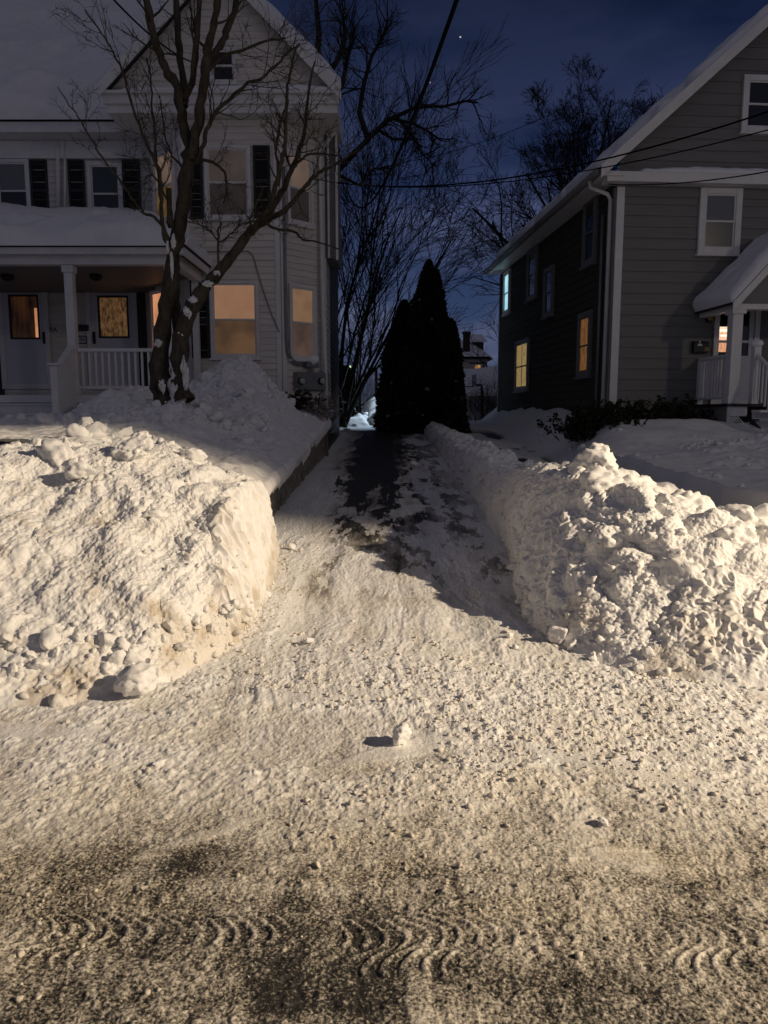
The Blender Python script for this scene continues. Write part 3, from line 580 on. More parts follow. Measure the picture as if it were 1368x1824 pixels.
clod(737, 830, 7, 411, 'clod high up the driveway on its snowy right margin', G1)
clod(1106, 1228, 8, 412, 'clod fallen in front of the corner heap', G1)
clod(284, 1362, 11, 413, 'long flat crust of snow on the street below the tall pile', G1, (1.5, 1, 0.4))
def crumbs():
    r = np.random.RandomState(77); vs, fs, off = [], [], 0; n = 0
    m = r.rand(60000, 3)
    xs = -2.6 + 5.4 * m[:, 0]; ys = 1.7 + 6.6 * m[:, 1] ** 1.25
    dens = sm(-0.15, 0.35, fbm(xs, ys, f=0.9, o=4, seed=21) + 0.25 * fbm(xs, ys, f=3, o=2, seed=5)) * (0.25 + 0.75 * sm(2.3, 3.0, ys) * sm(5.0, 4.0, ys)) 
    toe = np.maximum(sm(0.5, 0.0, np.abs(xs + 0.85)), sm(0.5, 0.0, np.abs(xs - 1.1))) * sm(3.6, 4.2, ys)
    dens = np.maximum(dens * sm(5.4, 4.2, ys), np.maximum(0.75 * toe * sm(9, 6, ys), 0.02 * sm(3, 5, ys)))
    keep = np.nonzero((m[:, 2] < dens * 0.7) & ~((np.abs(xs) > 1.0) & (ys > 5.2)))[0]
    zf = ground_field(xs[keep], ys[keep])[0]
    for k, i in enumerate(keep[:7000]):
        s = 0.0030 * (6.0 ** (r.rand() ** 2.9)) * (0.8 if ys[i] < 2.6 else 1.0); v, f = LIB[1 if s < 0.012 else 2][r.randint(14)]
        v = rotz_tilt(v, r, 0.7) * s * np.array([1, 1, 0.85]) + np.array([xs[i], ys[i], gz(ys[i]) + zf[k] + s * 0.25]); vs.append(v); fs.append(f + off); off += len(v)
    V = np.concatenate(vs); o = npmesh('snow_crumbs', V, np.concatenate(fs), M['clod'], attrs={'dirt': 0.10 + 0.6 * sm(3.2, 2.1, V[:, 1])})
    tag(o, 'crumbled dirty snow scattered over street and driveway', 'snow crumbs', None, 'stuff')
crumbs()
# ------------------------------------------------------------------ walls, windows and other house parts
class Wall:
    """vertical wall plane: origin o (2D), direction h along the wall; outward normal n = (h.y, -h.x)"""
    def __init__(s, o, h):
        s.o = Vector((o[0], o[1])); s.h = Vector((h[0], h[1])).normalized(); s.n = Vector((s.h.y, -s.h.x))
    def off(s, d): return Wall(s.o + s.n * d, s.h)
    def hit(s, px, py):
        u, dy, dz = ray(px, py); t = (s.o.x * s.h.y - s.o.y * s.h.x) / (u * s.h.y - dy * s.h.x)
        p = Vector((u * t, dy * t)); return (p - s.o).dot(s.h), EYE + dz * t
    def p(s, a, n, z):
        q = s.o + s.h * a + s.n * n; return (q.x, q.y, z)
    def box(s, mb, a0, a1, n0, n1, z0, z1):
        return mb.hexa([s.p(a0, n1, z0), s.p(a1, n1, z0), s.p(a1, n0, z0), s.p(a0, n0, z0), s.p(a0, n1, z1), s.p(a1, n1, z1), s.p(a1, n0, z1), s.p(a0, n0, z1)])
    def rect(s, x0, y0, x1, y1):
        """pixel rectangle -> (a0, a1, z0, z1) on this wall, mid-edge based"""
        a0 = s.hit(x0, (y0 + y1) / 2)[0]; a1 = s.hit(x1, (y0 + y1) / 2)[0]; xm = (x0 + x1) / 2
        return a0, a1, s.hit(xm, y1)[1], s.hit(xm, y0)[1]
def siding(wall, span, z0, z1, step, mat_, parent, name='wall', lip=0.019, back=0.06):
    """clapboards: one tilted course per step, span(z)->(a0,a1) clips them to the wall's outline"""
    mb = MB(); z = z0; k = 0; jr = random.Random(int(z0 * 100) + 3)
    while z < z1 - 1e-6:
        zt = min(z + step, z1); a0, a1 = span(z + 1e-4); b0, b1 = span(zt - 1e-4)
        if a1 > a0:
            l = lip + jr.uniform(-0.002, 0.003)
            mb.quad(wall.p(a0, l, z), wall.p(a1, l, z), wall.p(b1, 0.001, zt), wall.p(b0, 0.001, zt))
            mb.quad(wall.p(a0, -0.002, z), wall.p(a1, -0.002, z), wall.p(a1, l, z), wall.p(a0, l, z))
        z = zt
    a0, a1 = span(z0); b0, b1 = span(z1 - 1e-4)
    mb.quad(wall.p(a0, -back, z0), wall.p(a1, -back, z0), wall.p(b1, -back, z1), wall.p(b0, -back, z1))
    me = bpy.data.meshes.new(name); me.from_pydata(mb.v, [], mb.f); return link(name, me, mat_, parent)
def frame_boxes(mb, w, a0, a1, z0, z1, t, n0, n1, sill=0.0):
    w.box(mb, a0, a0 + t, n0, n1, z0, z1); w.box(mb, a1 - t, a1, n0, n1, z0, z1)
    w.box(mb, a0 + t, a1 - t, n0, n1, z1 - t, z1); w.box(mb, a0 + t, a1 - t, n0, n1, z0, z0 + t)
    if sill: w.box(mb, a0 - 0.03, a1 + 0.03, n0, n1 + 0.035, z0 - sill, z0 - 0.002)
def window(w, R4, parent, up, low, trim=0.07, mid=0.5, trim_mat='white_trim', depth=0.055, name='window', cross=False, top_trim=True):
    """trim outside the pixel rectangle of the sashes; panes up / low are materials"""
    w = w.off(0.02); a0, a1, z0, z1 = R4; mb = MB()
    frame_boxes(mb, w, a0 - trim, a1 + trim, z0 - trim, z1 + trim, trim, -0.02, depth, 0.04)
    f = mb.build(name, M[trim_mat], parent, bevel=0.004)
    zm = z0 + (z1 - z0) * mid; s = 0.030
    mb = MB(); frame_boxes(mb, w, a0, a1, zm - 0.012, z1, s, 0.004, 0.032); frame_boxes(mb, w, a0, a1, z0, zm + 0.012, s, 0.004, 0.022)
    if cross: w.box(mb, (a0 + a1) / 2 - 0.012, (a0 + a1) / 2 + 0.012, 0.004, 0.026, z0 + s, z1 - s)
    mb.build('sash', M[trim_mat], f)
    for zz0, zz1, m, n in ((zm, z1 - s / 2, up, 0.020), (z0 + s / 2, zm, low, 0.012)):
        mb = MB(); mb.quad(w.p(a0 + s / 2, n, zz0), w.p(a1 - s / 2, n, zz0), w.p(a1 - s / 2, n, zz1), w.p(a0 + s / 2, n, zz1)); mb.build('pane', M[m], f)
    return f
def shutter(w, R4, parent, louvre=True):
    a0, a1, z0, z1 = R4; mb = MB(); t = 0.045
    frame_boxes(mb, w, a0, a1, z0, z1, t, 0.016, 0.05); zm = (z0 + z1) / 2; w.box(mb, a0 + t, a1 - t, 0.016, 0.05, zm - 0.03, zm + 0.03)
    w.box(mb, a0 + t, a1 - t, 0.012, 0.018, z0 + t, z1 - t)
    z = z0 + t + 0.01
    while louvre and z < z1 - t - 0.03:
        if abs(z + 0.015 - zm) > 0.045:
            mb.hexa([w.p(a0 + t, 0.046, z), w.p(a1 - t, 0.046, z), w.p(a1 - t, 0.020, z + 0.018), w.p(a0 + t, 0.020, z + 0.018), w.p(a0 + t, 0.046, z + 0.007), w.p(a1 - t, 0.046, z + 0.007), w.p(a1 - t, 0.020, z + 0.025), w.p(a0 + t, 0.020, z + 0.025)])
        z += 0.036
    return mb.build('shutter', M['shutter'], parent)
def slab(pts, th):
    """roof plane of given corner points (counterclockwise from above), thickness downward along its normal"""
    P = [Vector(p) for p in pts]; n = (P[1] - P[0]).cross(P[2] - P[0]).normalized()
    if n.z < 0: n = -n
    m = len(P); mb = MB(); mb.add(P + [p - n * th for p in P], [tuple(range(m)), tuple(range(2 * m - 1, m - 1, -1))] + [(i, m + i, m + (i + 1) % m, (i + 1) % m) for i in range(m)]); return mb
def snow_layer(c00, c10, c11, c01, th, nu, nv, parent, seed, name='roof_snow', edge=0.22, sag=0.0, bare=None):
    """soft snow lying on a roof quad: c00-c10 along the eave, c01-c11 along the ridge"""
    c00, c10, c11, c01 = [np.array(c, float) for c in (c00, c10, c11, c01)]
    u, v = np.meshgrid(np.linspace(0, 1, nu), np.linspace(0, 1, nv))
    P = (1 - u)[..., None] * (1 - v)[..., None] * c00 + u[..., None] * (1 - v)[..., None] * c10 + u[..., None] * v[..., None] * c11 + (1 - u)[..., None] * v[..., None] * c01
    n = np.cross(c10 - c00, c01 - c00); n /= np.linalg.norm(n); n = n * np.sign(n[2])
    lu = np.linalg.norm(c10 - c00); lv = np.linalg.norm(c01 - c00)
    d = np.minimum(np.minimum(u, 1 - u) * lu, np.minimum(v, 1 - v) * lv)
    h = th * np.sqrt(np.clip(1 - (1 - np.clip(d / edge, 0, 1)) ** 2, 0, 1)) * (1 + 0.6 * fbm(P[..., 0], P[..., 1], P[..., 2], f=0.7, o=4, seed=seed)) + 0.012 * fbm(P[..., 0], P[..., 1], P[..., 2], f=4, o=2, seed=seed + 1) * (d > 0)
    if bare: h = h * sm(bare - 0.2, bare + 0.1, fbm(P[..., 0], P[..., 1], P[..., 2], f=0.9, o=3, seed=seed + 4) + 0.6 * (d < 0.8) * 0 + 0.3)
    P = P + n * h[..., None] + np.array([0, 0, -1.0]) * (sag * (1 - np.clip(v * lv / edge, 0, 1)) * 1.0)[..., None] * 0
    V = P.reshape(-1, 3); Q = gridq(nv, nu)
    base = V - n * 0.02
    return npmesh(name, V, Q, M['snow_soft'], parent, attrs={'dirt': np.zeros(len(V))})
def text_mesh(name, s, size, w, a, n, z, m, parent):
    c = bpy.data.curves.new(name, 'FONT'); c.body = s; c.size = size; c.extrude = 0.003; c.align_x = 'CENTER'; c.align_y = 'CENTER'
    o = bpy.data.objects.new(name + '_t', c); COL.objects.link(o)
    dg = bpy.context.evaluated_depsgraph_get(); me = bpy.data.meshes.new_from_object(o.evaluated_get(dg)); bpy.data.objects.remove(o)
    Rm = Matrix(((w.h.x, 0, w.n.x), (w.h.y, 0, w.n.y), (0, 1, 0)))
    off = Vector(w.p(a, n, z))
    for v in me.vertices: v.co = Rm @ v.co + off
    me.materials.clear(); return link(name, me, m, parent)

M['lit_blind'] = lit('lit_blind_orange', (0.50, 0.27, 0.155), (0.42, 0.22, 0.125), 0.50, 2.5)
M['lit_blind_low'] = lit('lit_blind_lower', (0.20, 0.110, 0.055), (0.09, 0.050, 0.028), 0.50, 2.0)
M['lit_blind_dim'] = lit('lit_blind_right', (0.44, 0.27, 0.155), (0.32, 0.175, 0.10), 0.44, 2.5)
M['lit_mauve'] = lit('lit_blind_mauve', (0.12, 0.075, 0.055), (0.065, 0.042, 0.036), 0.7, 2)
M['lit_door'] = lit('lit_hall', (0.12, 0.045, 0.016), (0.014, 0.006, 0.004), 0.27, 2.2, (3, 1, 0.7))
M['lit_curtain'] = lit('lit_lace_curtain', (0.40, 0.21, 0.085), (0.085, 0.040, 0.014), 0.28, 9, (3, 3, 1.2))
M['lit_strip'] = lit('lit_doorway_strip', (0.75, 0.33, 0.16), (0.5, 0.2, 0.09), 0.8, 3)
M['upper_blind'] = lit('closed_blind_faint', (0.085, 0.063, 0.056), (0.055, 0.043, 0.041), 0.55, 2)
M['upper_low'] = lit('screened_pane_faint', (0.035, 0.026, 0.024), (0.022, 0.017, 0.016), 0.6, 2)
M['upper_glow'] = lit('lamp_glow_blind', (0.26, 0.175, 0.125), (0.10, 0.073, 0.06), 0.55, 1.2)
M['amber_glow'] = lit('amber_lamp_pane', (0.16, 0.095, 0.03), (0.05, 0.03, 0.012), 0.7, 3)
M['slit'] = lit('light_slit', (0.75, 0.45, 0.25), (0.6, 0.34, 0.18), 0.65, 3)
M['cyan_pane'] = lit('cool_lit_pane', (0.45, 0.80, 0.90), (0.32, 0.62, 0.74), 1.0, 3)
M['yellow_curtain'] = lit('yellow_curtain', (0.42, 0.29, 0.10), (0.13, 0.085, 0.028), 0.8, 7, (6, 6, 1))
M['orange_side'] = lit('orange_curtain', (0.25, 0.11, 0.030), (0.05, 0.020, 0.008), 0.8, 7, (6, 6, 0.8))
M['room'] = lit('bright_room', (1.0, 0.78, 0.55), (0.95, 0.35, 0.17), 1.0, 6, (2, 2, 9), rough=0.3)
M['room_low'] = lit('bright_room_lower', (0.95, 0.50, 0.28), (0.50, 0.17, 0.07), 0.9, 5, (9, 9, 1.5), rough=0.3)

# =================================================================== white house on the left
HL = empty('white_house', (-4.0, 16.5, 1.2), 'white clapboard house with a corner bay, snowy porch and glowing blinds', 'house')
YB, YC = 15.5, 16.35
XA, XB, XL2, XR2 = -3.92, -2.05, -4.78, -1.21
Wf = Wall((XA, YB), (1, 0)); Wr = Wall((XB, YB), (XR2 - XB, YC - YB)); Wl = Wall((XL2, YC), (XA - XL2, YB - YC)); Wp = Wall((-14, 17.2), (1, 0))
LF = XB - XA; LR = math.hypot(XR2 - XB, YC - YB); LL = math.hypot(XA - XL2, YC - YB)
ZS0, ZS1 = 1.68, 7.06
siding(Wf, lambda z: (0, LF), ZS0, ZS1, 0.125, M['white_siding'], HL)
siding(Wr, lambda z: (0, LR), ZS0, ZS1, 0.125, M['white_siding'], HL)
siding(Wl, lambda z: (0, LL), ZS0, ZS1, 0.125, M['white_siding'], HL)
siding(Wp, lambda z: (0, 14 + XL2), 1.75, 7.35, 0.125, M['white_siding'], HL)
siding(Wall((XR2, YC), (0, 1)), lambda z: (0, 0.9), ZS0, ZS1, 0.125, M['white_siding'], HL)
# body behind, so nothing is see-through
mb = MB(); mb.box(XL2 + 0.02, XR2 - 0.02, YC + 0.05, 21, 0.6, 7.0); mb.box(-13.9, XL2, 17.27, 25, 0.6, 7.3); mb.hexa([(XL2, YC, .5), (XA, YB + 0.06, .5), (XB, YB + 0.06, .5), (XR2, YC, .5), (XL2, YC, 7.0), (XA, YB + 0.06, 7.0), (XB, YB + 0.06, 7.0), (XR2, YC, 7.0)]); mb.build('inner_wall', M['black'], HL)
mb = MB(); mb.hexa([(XL2, YC - 0.01, .4), (XA, YB - 0.01, .4), (XB, YB - 0.01, .4), (XR2, YC - 0.01, .4), (XL2, YC - 0.01, ZS0), (XA, YB - 0.01, ZS0), (XB, YB - 0.01, ZS0), (XR2, YC - 0.01, ZS0)]); mb.build('foundation', M['stone'], HL)
# overhanging upper corner beyond the bay
zo = 4.62; Wo = Wall((-1.50, 16.30), (1, 0))
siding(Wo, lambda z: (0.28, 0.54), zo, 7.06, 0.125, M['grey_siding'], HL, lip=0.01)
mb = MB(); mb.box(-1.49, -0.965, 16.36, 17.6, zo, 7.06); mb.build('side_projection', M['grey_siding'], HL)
mb = MB(); mb.box(-0.995, -0.945, 16.24, 16.30, zo - 0.04, 7.1); mb.box(-1.16, -1.12, 16.24, 16.28, zo, 7.1); mb.build('corner_board', M['white_trim'], HL)
# corner boards
mb = MB()
for W_, a in ((Wf, 0.0), (Wf, LF - 0.10), (Wr, 0.0), (Wr, LR - 0.12), (Wl, LL - 0.09), (Wp, 14 + XL2 - 0.1)):
    W_.box(mb, a + 0.001, a + 0.099, 0.0, 0.03, ZS0 - 0.06, ZS1)
mb.build('corner_board', M['white_trim'], HL, bevel=0.003)
mb = MB(); Wf.box(mb, 0.1, LF - 0.1, 0.0, 0.035, ZS0 - 0.08, ZS0 + 0.02); Wr.box(mb, 0.1, LR - 0.12, 0.0, 0.035, ZS0 - 0.08, ZS0 + 0.02); mb.build('skirt_board', M['white_trim'], HL)
# gable: face, frieze, ledge with snow, rakes, roof planes
GX0, GX1, GZ, GAX, GAZ = -5.30, -0.86, 7.40, -3.08, 9.62; YG = 15.25
Wg = Wall((GX0, YG), (1, 0)); GW = GX1 - GX0
def gspan(z):
    k = (z - GZ) / (GAZ - GZ); return (k * GW / 2 + 0.05, GW - k * GW / 2 - 0.05)
siding(Wg, gspan, GZ, GAZ - 0.06, 0.125, M['white_siding'], HL, name='gable')
mb = MB(); mb.box(GX0 + 0.06, GX1 - 0.02, YG - 0.06, YG + 1.6, 7.06, GZ - 0.05); mb.box(GX0 + 0.02, GX1 + 0.02, YG - 0.14, YG - 0.06, 7.20, GZ - 0.03); mb.build('frieze', M['white_trim'], HL, bevel=0.006)
mb = MB(); mb.box(GX0 - 0.02, GX1 + 0.06, YG - 0.24, YG + 0.02, GZ - 0.05, GZ); mb.build('gable_ledge', M['white_trim'], HL)
snow_layer((GX0 + 0.4, YG - 0.22, GZ), (GX1 - 0.1, YG - 0.22, GZ), (GX1 - 0.1, YG, GZ + 0.02), (GX0 + 0.4, YG, GZ + 0.02), 0.09, 140, 14, HL, 41, 'ledge_snow', 0.09)
ov = 0.07; rk = (GAZ - GZ) / (GW / 2)
for sgn, name in ((-1, 'roof'), (1, 'roof')):
    xe = (GX0 - ov) if sgn < 0 else (GX1 + 0.06); ze = GAZ + 0.12 - rk * abs(xe - GAX)
    xb = xe if sgn < 0 else -1.75; zb_ = GAZ + 0.12 - rk * abs(xb - GAX)
    P = [(xe, YG - 0.24, ze), (GAX, YG - 0.24, GAZ + 0.12), (GAX, 21.5, GAZ + 0.12), (xb, 21.5, zb_)]
    slab(P, 0.10).build(name, M['shingle'], HL)
    mb = MB(); a = Vector((xe, YG - 0.27, ze)); b = Vector((GAX, YG - 0.27, GAZ + 0.12)); dn = Vector((0, 0, -0.24)); bk = Vector((0, 0.03, 0))
    mb.add([a, b, b + dn, a + dn, a + bk, b + bk, b + dn + bk, a + dn + bk], [(0, 1, 2, 3), (7, 6, 5, 4), (0, 4, 5, 1), (1, 5, 6, 2), (2, 6, 7, 3), (3, 7, 4, 0)]); mb.build('rake_board', M['white_trim'], HL)
    snow_layer((xe, YG - 0.2, ze + .01), (xb, 21, zb_ + .01), (GAX, 21, GAZ + 0.13), (GAX, YG - 0.2, GAZ + 0.13), 0.13, 60, 30, HL, 43 + sgn)
R4 = Wg.rect(379, 92, 417, 146); window(Wg, R4, HL, 'glass', 'glass', 0.05, 0.5)
# main roof of the left wing with deep snow
ex, ez, ey, ry, rz = -14.0, 7.52, 16.65, 21.7, 12.25
slab([(ex, ey, ez), (-4.9, ey, ez), (-3.6, ry, rz), (ex, ry, rz)], 0.16).build('roof', M['shingle'], HL)
slab([(ex, ry + .01, rz), (-3.6, ry + .01, rz), (-4.9, 26.7, ez), (ex, 26.7, ez)], 0.16).build('roof', M['shingle'], HL)
snow_layer((ex, ey - 0.09, ez - .08), (-4.9, ey - 0.09, ez - .08), (-3.7, ry + .1, rz), (ex, ry + .1, rz), 0.34, 180, 90, HL, 47, edge=0.5)
mb = MB(); mb.box(ex, -5.0, ey - 0.02, ey + 0.05, ez - 0.30, ez - 0.10); mb.box(ex, -5.0, ey + 0.05, 17.2, ez - 0.30, ez - 0.26); mb.box(ex, XL2, 17.10, 17.185, 6.85, ez - 0.31); mb.build('eave_board', M['white_trim'], HL)
mb = MB(); mb.tube([at(97, 240, 17.12), at(103, 262, 17.1), at(104, 390, 17.1)], 0.045); mb.tube([at(116, 246, 17.12), at(116, 390, 17.1)], 0.03); mb.build('downspout', M['white_trim'], HL, smooth=True)
# windows
window(Wp, Wp.rect(0, 291, 50, 391), HL, 'grey_blind', 'glass', 0.07)
window(Wp, Wp.rect(165, 296, 214, 396), HL, 'green_glass', 'glass', 0.08)
for x0, x1 in ((57, 87), (124, 153), (220, 251)): shutter(Wp, Wp.rect(x0, 286, x1, 394), HL)
window(Wf, Wf.rect(371, 266, 442, 386), HL, 'upper_blind', 'upper_low', 0.06)
mb = MB(); a0, a1, z0, z1 = Wf.rect(373, 266, 441, 269); Wf.box(mb, a0, a1, 0.021, 0.024, z0 - 0.01, z0 + 0.018); mb.build('light_gap', M['slit'], HL)
shutter(Wf, Wf.rect(452, 260, 482, 389), HL); shutter(Wf, Wf.rect(338, 264, 362, 391), HL)
window(Wr, Wr.rect(513, 278, 550, 396), HL, 'upper_glow', 'upper_low', 0.06)
window(Wl, Wl.rect(280, 274, 312, 390), HL, 'upper_glow', 'amber_glow', 0.05)
window(Wf, Wf.rect(381, 506, 457, 633), HL, 'lit_blind', 'lit_blind_low', 0.06)
shutter(Wf, Wf.rect(341, 500, 373, 638), HL, True)
window(Wr, Wr.rect(517, 514, 556, 636), HL, 'lit_blind_dim', 'lit_mauve', 0.06)
window(Wl, Wl.rect(276, 520, 300, 640), HL, 'lit_strip', 'lit_strip', 0.05)
# doors on the porch
def storm_door(w, R4, g4, parent, pane, handle_px, label, bar=None):
    w = w.off(0.02); a0, a1, z0, z1 = R4; g0, g1, h0, h1 = g4
    mb = MB(); frame_boxes(mb, w, a0 - 0.11, a1 + 0.11, z0 - 0.05, z1 + 0.13, 0.11, 0.0, 0.05); d = mb.build('door', M['white_trim'], parent, bevel=0.004); tag(d, label)
    mb = MB(); w.box(mb, a0, g0, 0.004, 0.035, z0, z1); w.box(mb, g1, a1, 0.004, 0.035, z0, z1); w.box(mb, g0, g1, 0.004, 0.035, h1, z1); w.box(mb, g0, g1, 0.004, 0.035, z0, h0); mb.build('door_leaf', M['door_white'], d)
    mb = MB(); frame_boxes(mb, w, g0, g1, h0, h1, 0.045, 0.006, 0.03); mb.build('pane_frame', M['black'], d)
    mb = MB(); mb.quad(w.p(g0 + .02, 0.012, h0 + .02), w.p(g1 - .02, 0.012, h0 + .02), w.p(g1 - .02, 0.012, h1 - .02), w.p(g0 + .02, 0.012, h1 - .02)); mb.build('pane', M[pane], d)
    if bar:
        mb = MB(); w.box(mb, *bar[:2], 0.013, 0.016, *bar[2:]); mb.build('lit_strip', M['lit_strip'], d)
    ha, hz = w.hit(*handle_px); mb = MB(); w.box(mb, ha - 0.03, ha + 0.03, 0.036, 0.055, hz - 0.13, hz + 0.13); mb.tube([w.p(ha, 0.05, hz + .08), w.p(ha, 0.10, hz + .05), w.p(ha, 0.10, hz - .06), w.p(ha, 0.05, hz - .09)], 0.012); mb.build('handle', M['black'], d)
    return d
M['door_white'] = mat('door_white', (0.55, 0.56, 0.60), 0.5, var=0.05)
storm_door(Wp, Wp.rect(10, 522, 82, 689), Wp.rect(18, 525, 72, 605), HL, 'lit_door', (80, 602), 'white storm door with a dim brown hall behind its glass', Wp.rect(63.5, 549, 71, 602))
storm_door(Wp, Wp.rect(166, 522, 239, 690), Wp.rect(176, 527, 231, 603), HL, 'lit_curtain', (169, 602), 'white storm door with a lit lace curtain in its glass')
mb = MB(); Wp.box(mb, *Wp.rect(243, 513, 262, 690)[:2], 0.016, 0.05, 1.8, Wp.hit(250, 513)[1]); mb.build('shutter', M['shutter'], HL)
mb = MB(); Wp.box(mb, *Wp.rect(-6, 515, 3, 690)[:2], 0.016, 0.05, 1.8, Wp.hit(0, 560)[1]); mb.build('shutter', M['shutter'], HL)
# meter conduit, thin cable on the bay
mb = MB(); q = [(340, 449), (395, 449), (443, 448), (451, 456)]; mb.tube([Wf.p(Wf.hit(*p)[0], 0.025, Wf.hit(*p)[1]) for p in q] + [Wf.p(Wf.hit(*p)[0], 0.035, Wf.hit(*p)[1]) for p in ((458, 480), (470, 520), (484, 560), (498, 592))], 0.010, 6)
mb.build('wall_cable', M['metal'], HL, smooth=True)
mb = MB(); Wq = [Wr.p(Wr.hit(*p)[0], n, Wr.hit(*p)[1]) for p, n in (((502, 300), .05), ((505, 480), .05), ((507, 600), .06), ((509, 628), .07), ((516, 642), .09), ((526, 649), .10), ((534, 650), .10))]; mb.tube(Wq, 0.032, 8); mb.build('conduit', M['metal'], HL, smooth=True)
# downspout at the right corner
mb = MB(); mb.tube([at(601, 222, 16.2), at(598, 232, 16.2), at(574, 262, 16.15), at(570, 272, 16.15), at(574, 480, 16.1), at(579, 640, 16.1), at(583, 742, 16.1)], 0.042, 8); mb.build('downspout', M['white_trim'], HL, smooth=True)
# ---- porch
PF = 13.6; PX1 = -3.62; EZ = 4.30
def pc(x, y, z): return (x, y, z)
slab([(-14, PF - 0.22, EZ), (PX1 + .2, PF - 0.22, EZ), (-5.1, 17.18, 5.55), (-14, 17.18, 5.55)], 0.08).build('porch_roof', M['shingle'], HL)
slab([(PX1 + .2, PF - 0.22, EZ), (PX1 + .2, 17.18, EZ), (-5.1, 17.18, 5.55)], 0.08).build('porch_roof', M['shingle'], HL)
snow_layer((-14, PF - 0.28, EZ - .05), (PX1 + .22, PF - 0.28, EZ - .05), (-5.1, 17.15, 5.56), (-14, 17.15, 5.56), 0.30, 200, 60, HL, 51, 'porch_snow', edge=0.35)
snow_layer((PX1 + .22, PF - 0.2, EZ), (PX1 + .22, 17.1, EZ), (-5.1, 17.15, 5.56), (-4.4, 15.4, 4.95), 0.16, 50, 30, HL, 53, 'porch_snow', edge=0.25)
mb = MB(); mb.box(-14, PX1 + .18, PF - 0.20, PF - 0.165, EZ - 0.17, EZ - 0.03); mb.box(PX1 + .145, PX1 + .18, PF - 0.165, 15.45, EZ - 0.17, EZ - 0.03); mb.box(-14, PX1 + .145, PF - 0.165, PF - 0.02, EZ - 0.16, EZ - 0.13); mb.build('gutter_board', M['white_trim'], HL, bevel=0.005)
mb = MB(); mb.box(-14, PX1 + .02, PF - 0.02, PF + 0.16, 3.99, EZ - 0.10); mb.box(PX1 - 0.14, PX1 + .02, PF + 0.16, 15.6, 3.99, EZ - 0.10); mb.build('porch_beam', M['white_trim'], HL, bevel=0.006)
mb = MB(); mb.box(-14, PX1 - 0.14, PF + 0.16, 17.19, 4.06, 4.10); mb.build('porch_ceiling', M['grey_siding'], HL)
mb = MB(); mb.box(-14, PX1 + .05, PF - 0.02, 17.2, 1.62, 1.75); mb.box(-14, PX1, PF + 0.05, PF + 0.1, 0.7, 1.62); mb.build('porch_floor', M['white_trim'], HL)
def post(x, y, name='porch_post'):
    mb = MB(); mb.box(x - 0.075, x + 0.075, y - 0.075, y + 0.075, 1.75, 3.99); mb.box(x - 0.10, x + 0.10, y - 0.10, y + 0.10, 3.86, 3.985); mb.box(x - 0.095, x + 0.095, y - 0.095, y + 0.095, 1.755, 1.95); return mb.build(name, M['white_trim'], HL, bevel=0.008)
PX = -5.50
post(PX, PF + 0.08); post(PX1 - 0.1, PF + 0.08); post(-8.2, PF + 0.08)
mb = MB(); mb.box(PX1 - 0.16, PX1 - 0.04, 15.30, 15.42, 1.75, 3.99); mb.build('porch_post', M['white_trim'], HL, bevel=0.006)
mb = MB(); mb.box(PX + 0.08, PX1 - 0.18, PF + 0.03, PF + 0.12, 2.51, 2.57); mb.box(PX + 0.08, PX1 - 0.18, PF + 0.05, PF + 0.11, 1.86, 1.91); rl = mb.build('railing', M['white_trim'], HL, bevel=0.004)
proto = None
for k in range(15):
    x = PX + 0.16 + k * 0.1165
    if proto is None:
        mb = MB(); mb.box(x - 0.017, x + 0.017, PF + 0.062, PF + 0.098, 1.91, 2.51); proto = mb.build('baluster', M['white_trim'], rl); x0b = x
    else:
        c = proto.copy(); COL.objects.link(c); c.parent = rl; c.location = (x - x0b, 0, 0)
# steps with a solid side wall
mb = MB()
for k, (y0, y1, z1) in enumerate(((13.30, PF - 0.03, 1.60), (13.02, 13.30, 1.43), (12.74, 13.02, 1.26))):
    mb.box(-8.3, PX - 0.07, y0, y1 - 0.005, z1 - 0.03, z1); mb.box(-8.3, PX - 0.07, y0 + 0.03, y0 + 0.05, z1 - 0.17, z1 - 0.03)
mb.build('porch_steps', M['white_trim'], HL)
mb = MB(); xs0, xs1 = PX - 0.065, PX + 0.05
mb.add([(xs0, 12.82, 0.9), (xs1, 12.82, 0.9), (xs1, PF, 0.9), (xs0, PF, 0.9), (xs0, 12.82, 2.22), (xs1, 12.82, 2.22), (xs1, 13.0, 2.22), (xs0, 13.0, 2.22), (xs1, PF, 2.62), (xs0, PF, 2.62)], [(3, 2, 1, 0), (0, 1, 5, 4), (4, 5, 6, 7), (7, 6, 8, 9), (2, 3, 9, 8), (1, 2, 8, 6, 5), (0, 4, 7, 9, 3)])
mb.box(xs0 - 0.03, xs1 + 0.03, 12.78, 12.96, 2.222, 2.26); mb.build('stair_wall', M['white_trim'], HL, bevel=0.005)
for px in (12, 170):
    c = at(px, 474, 15.0); mb = MB(); b = len(mb.v); mb.tube([(c.x, 15.0, 4.06), (c.x, 15.0, 4.02), (c.x, 15.0, 3.97), (c.x, 15.0, 3.94)], [0.10, 0.13, 0.10, 0.03], 14); mb.build('ceiling_light', M['black'], HL, smooth=True)
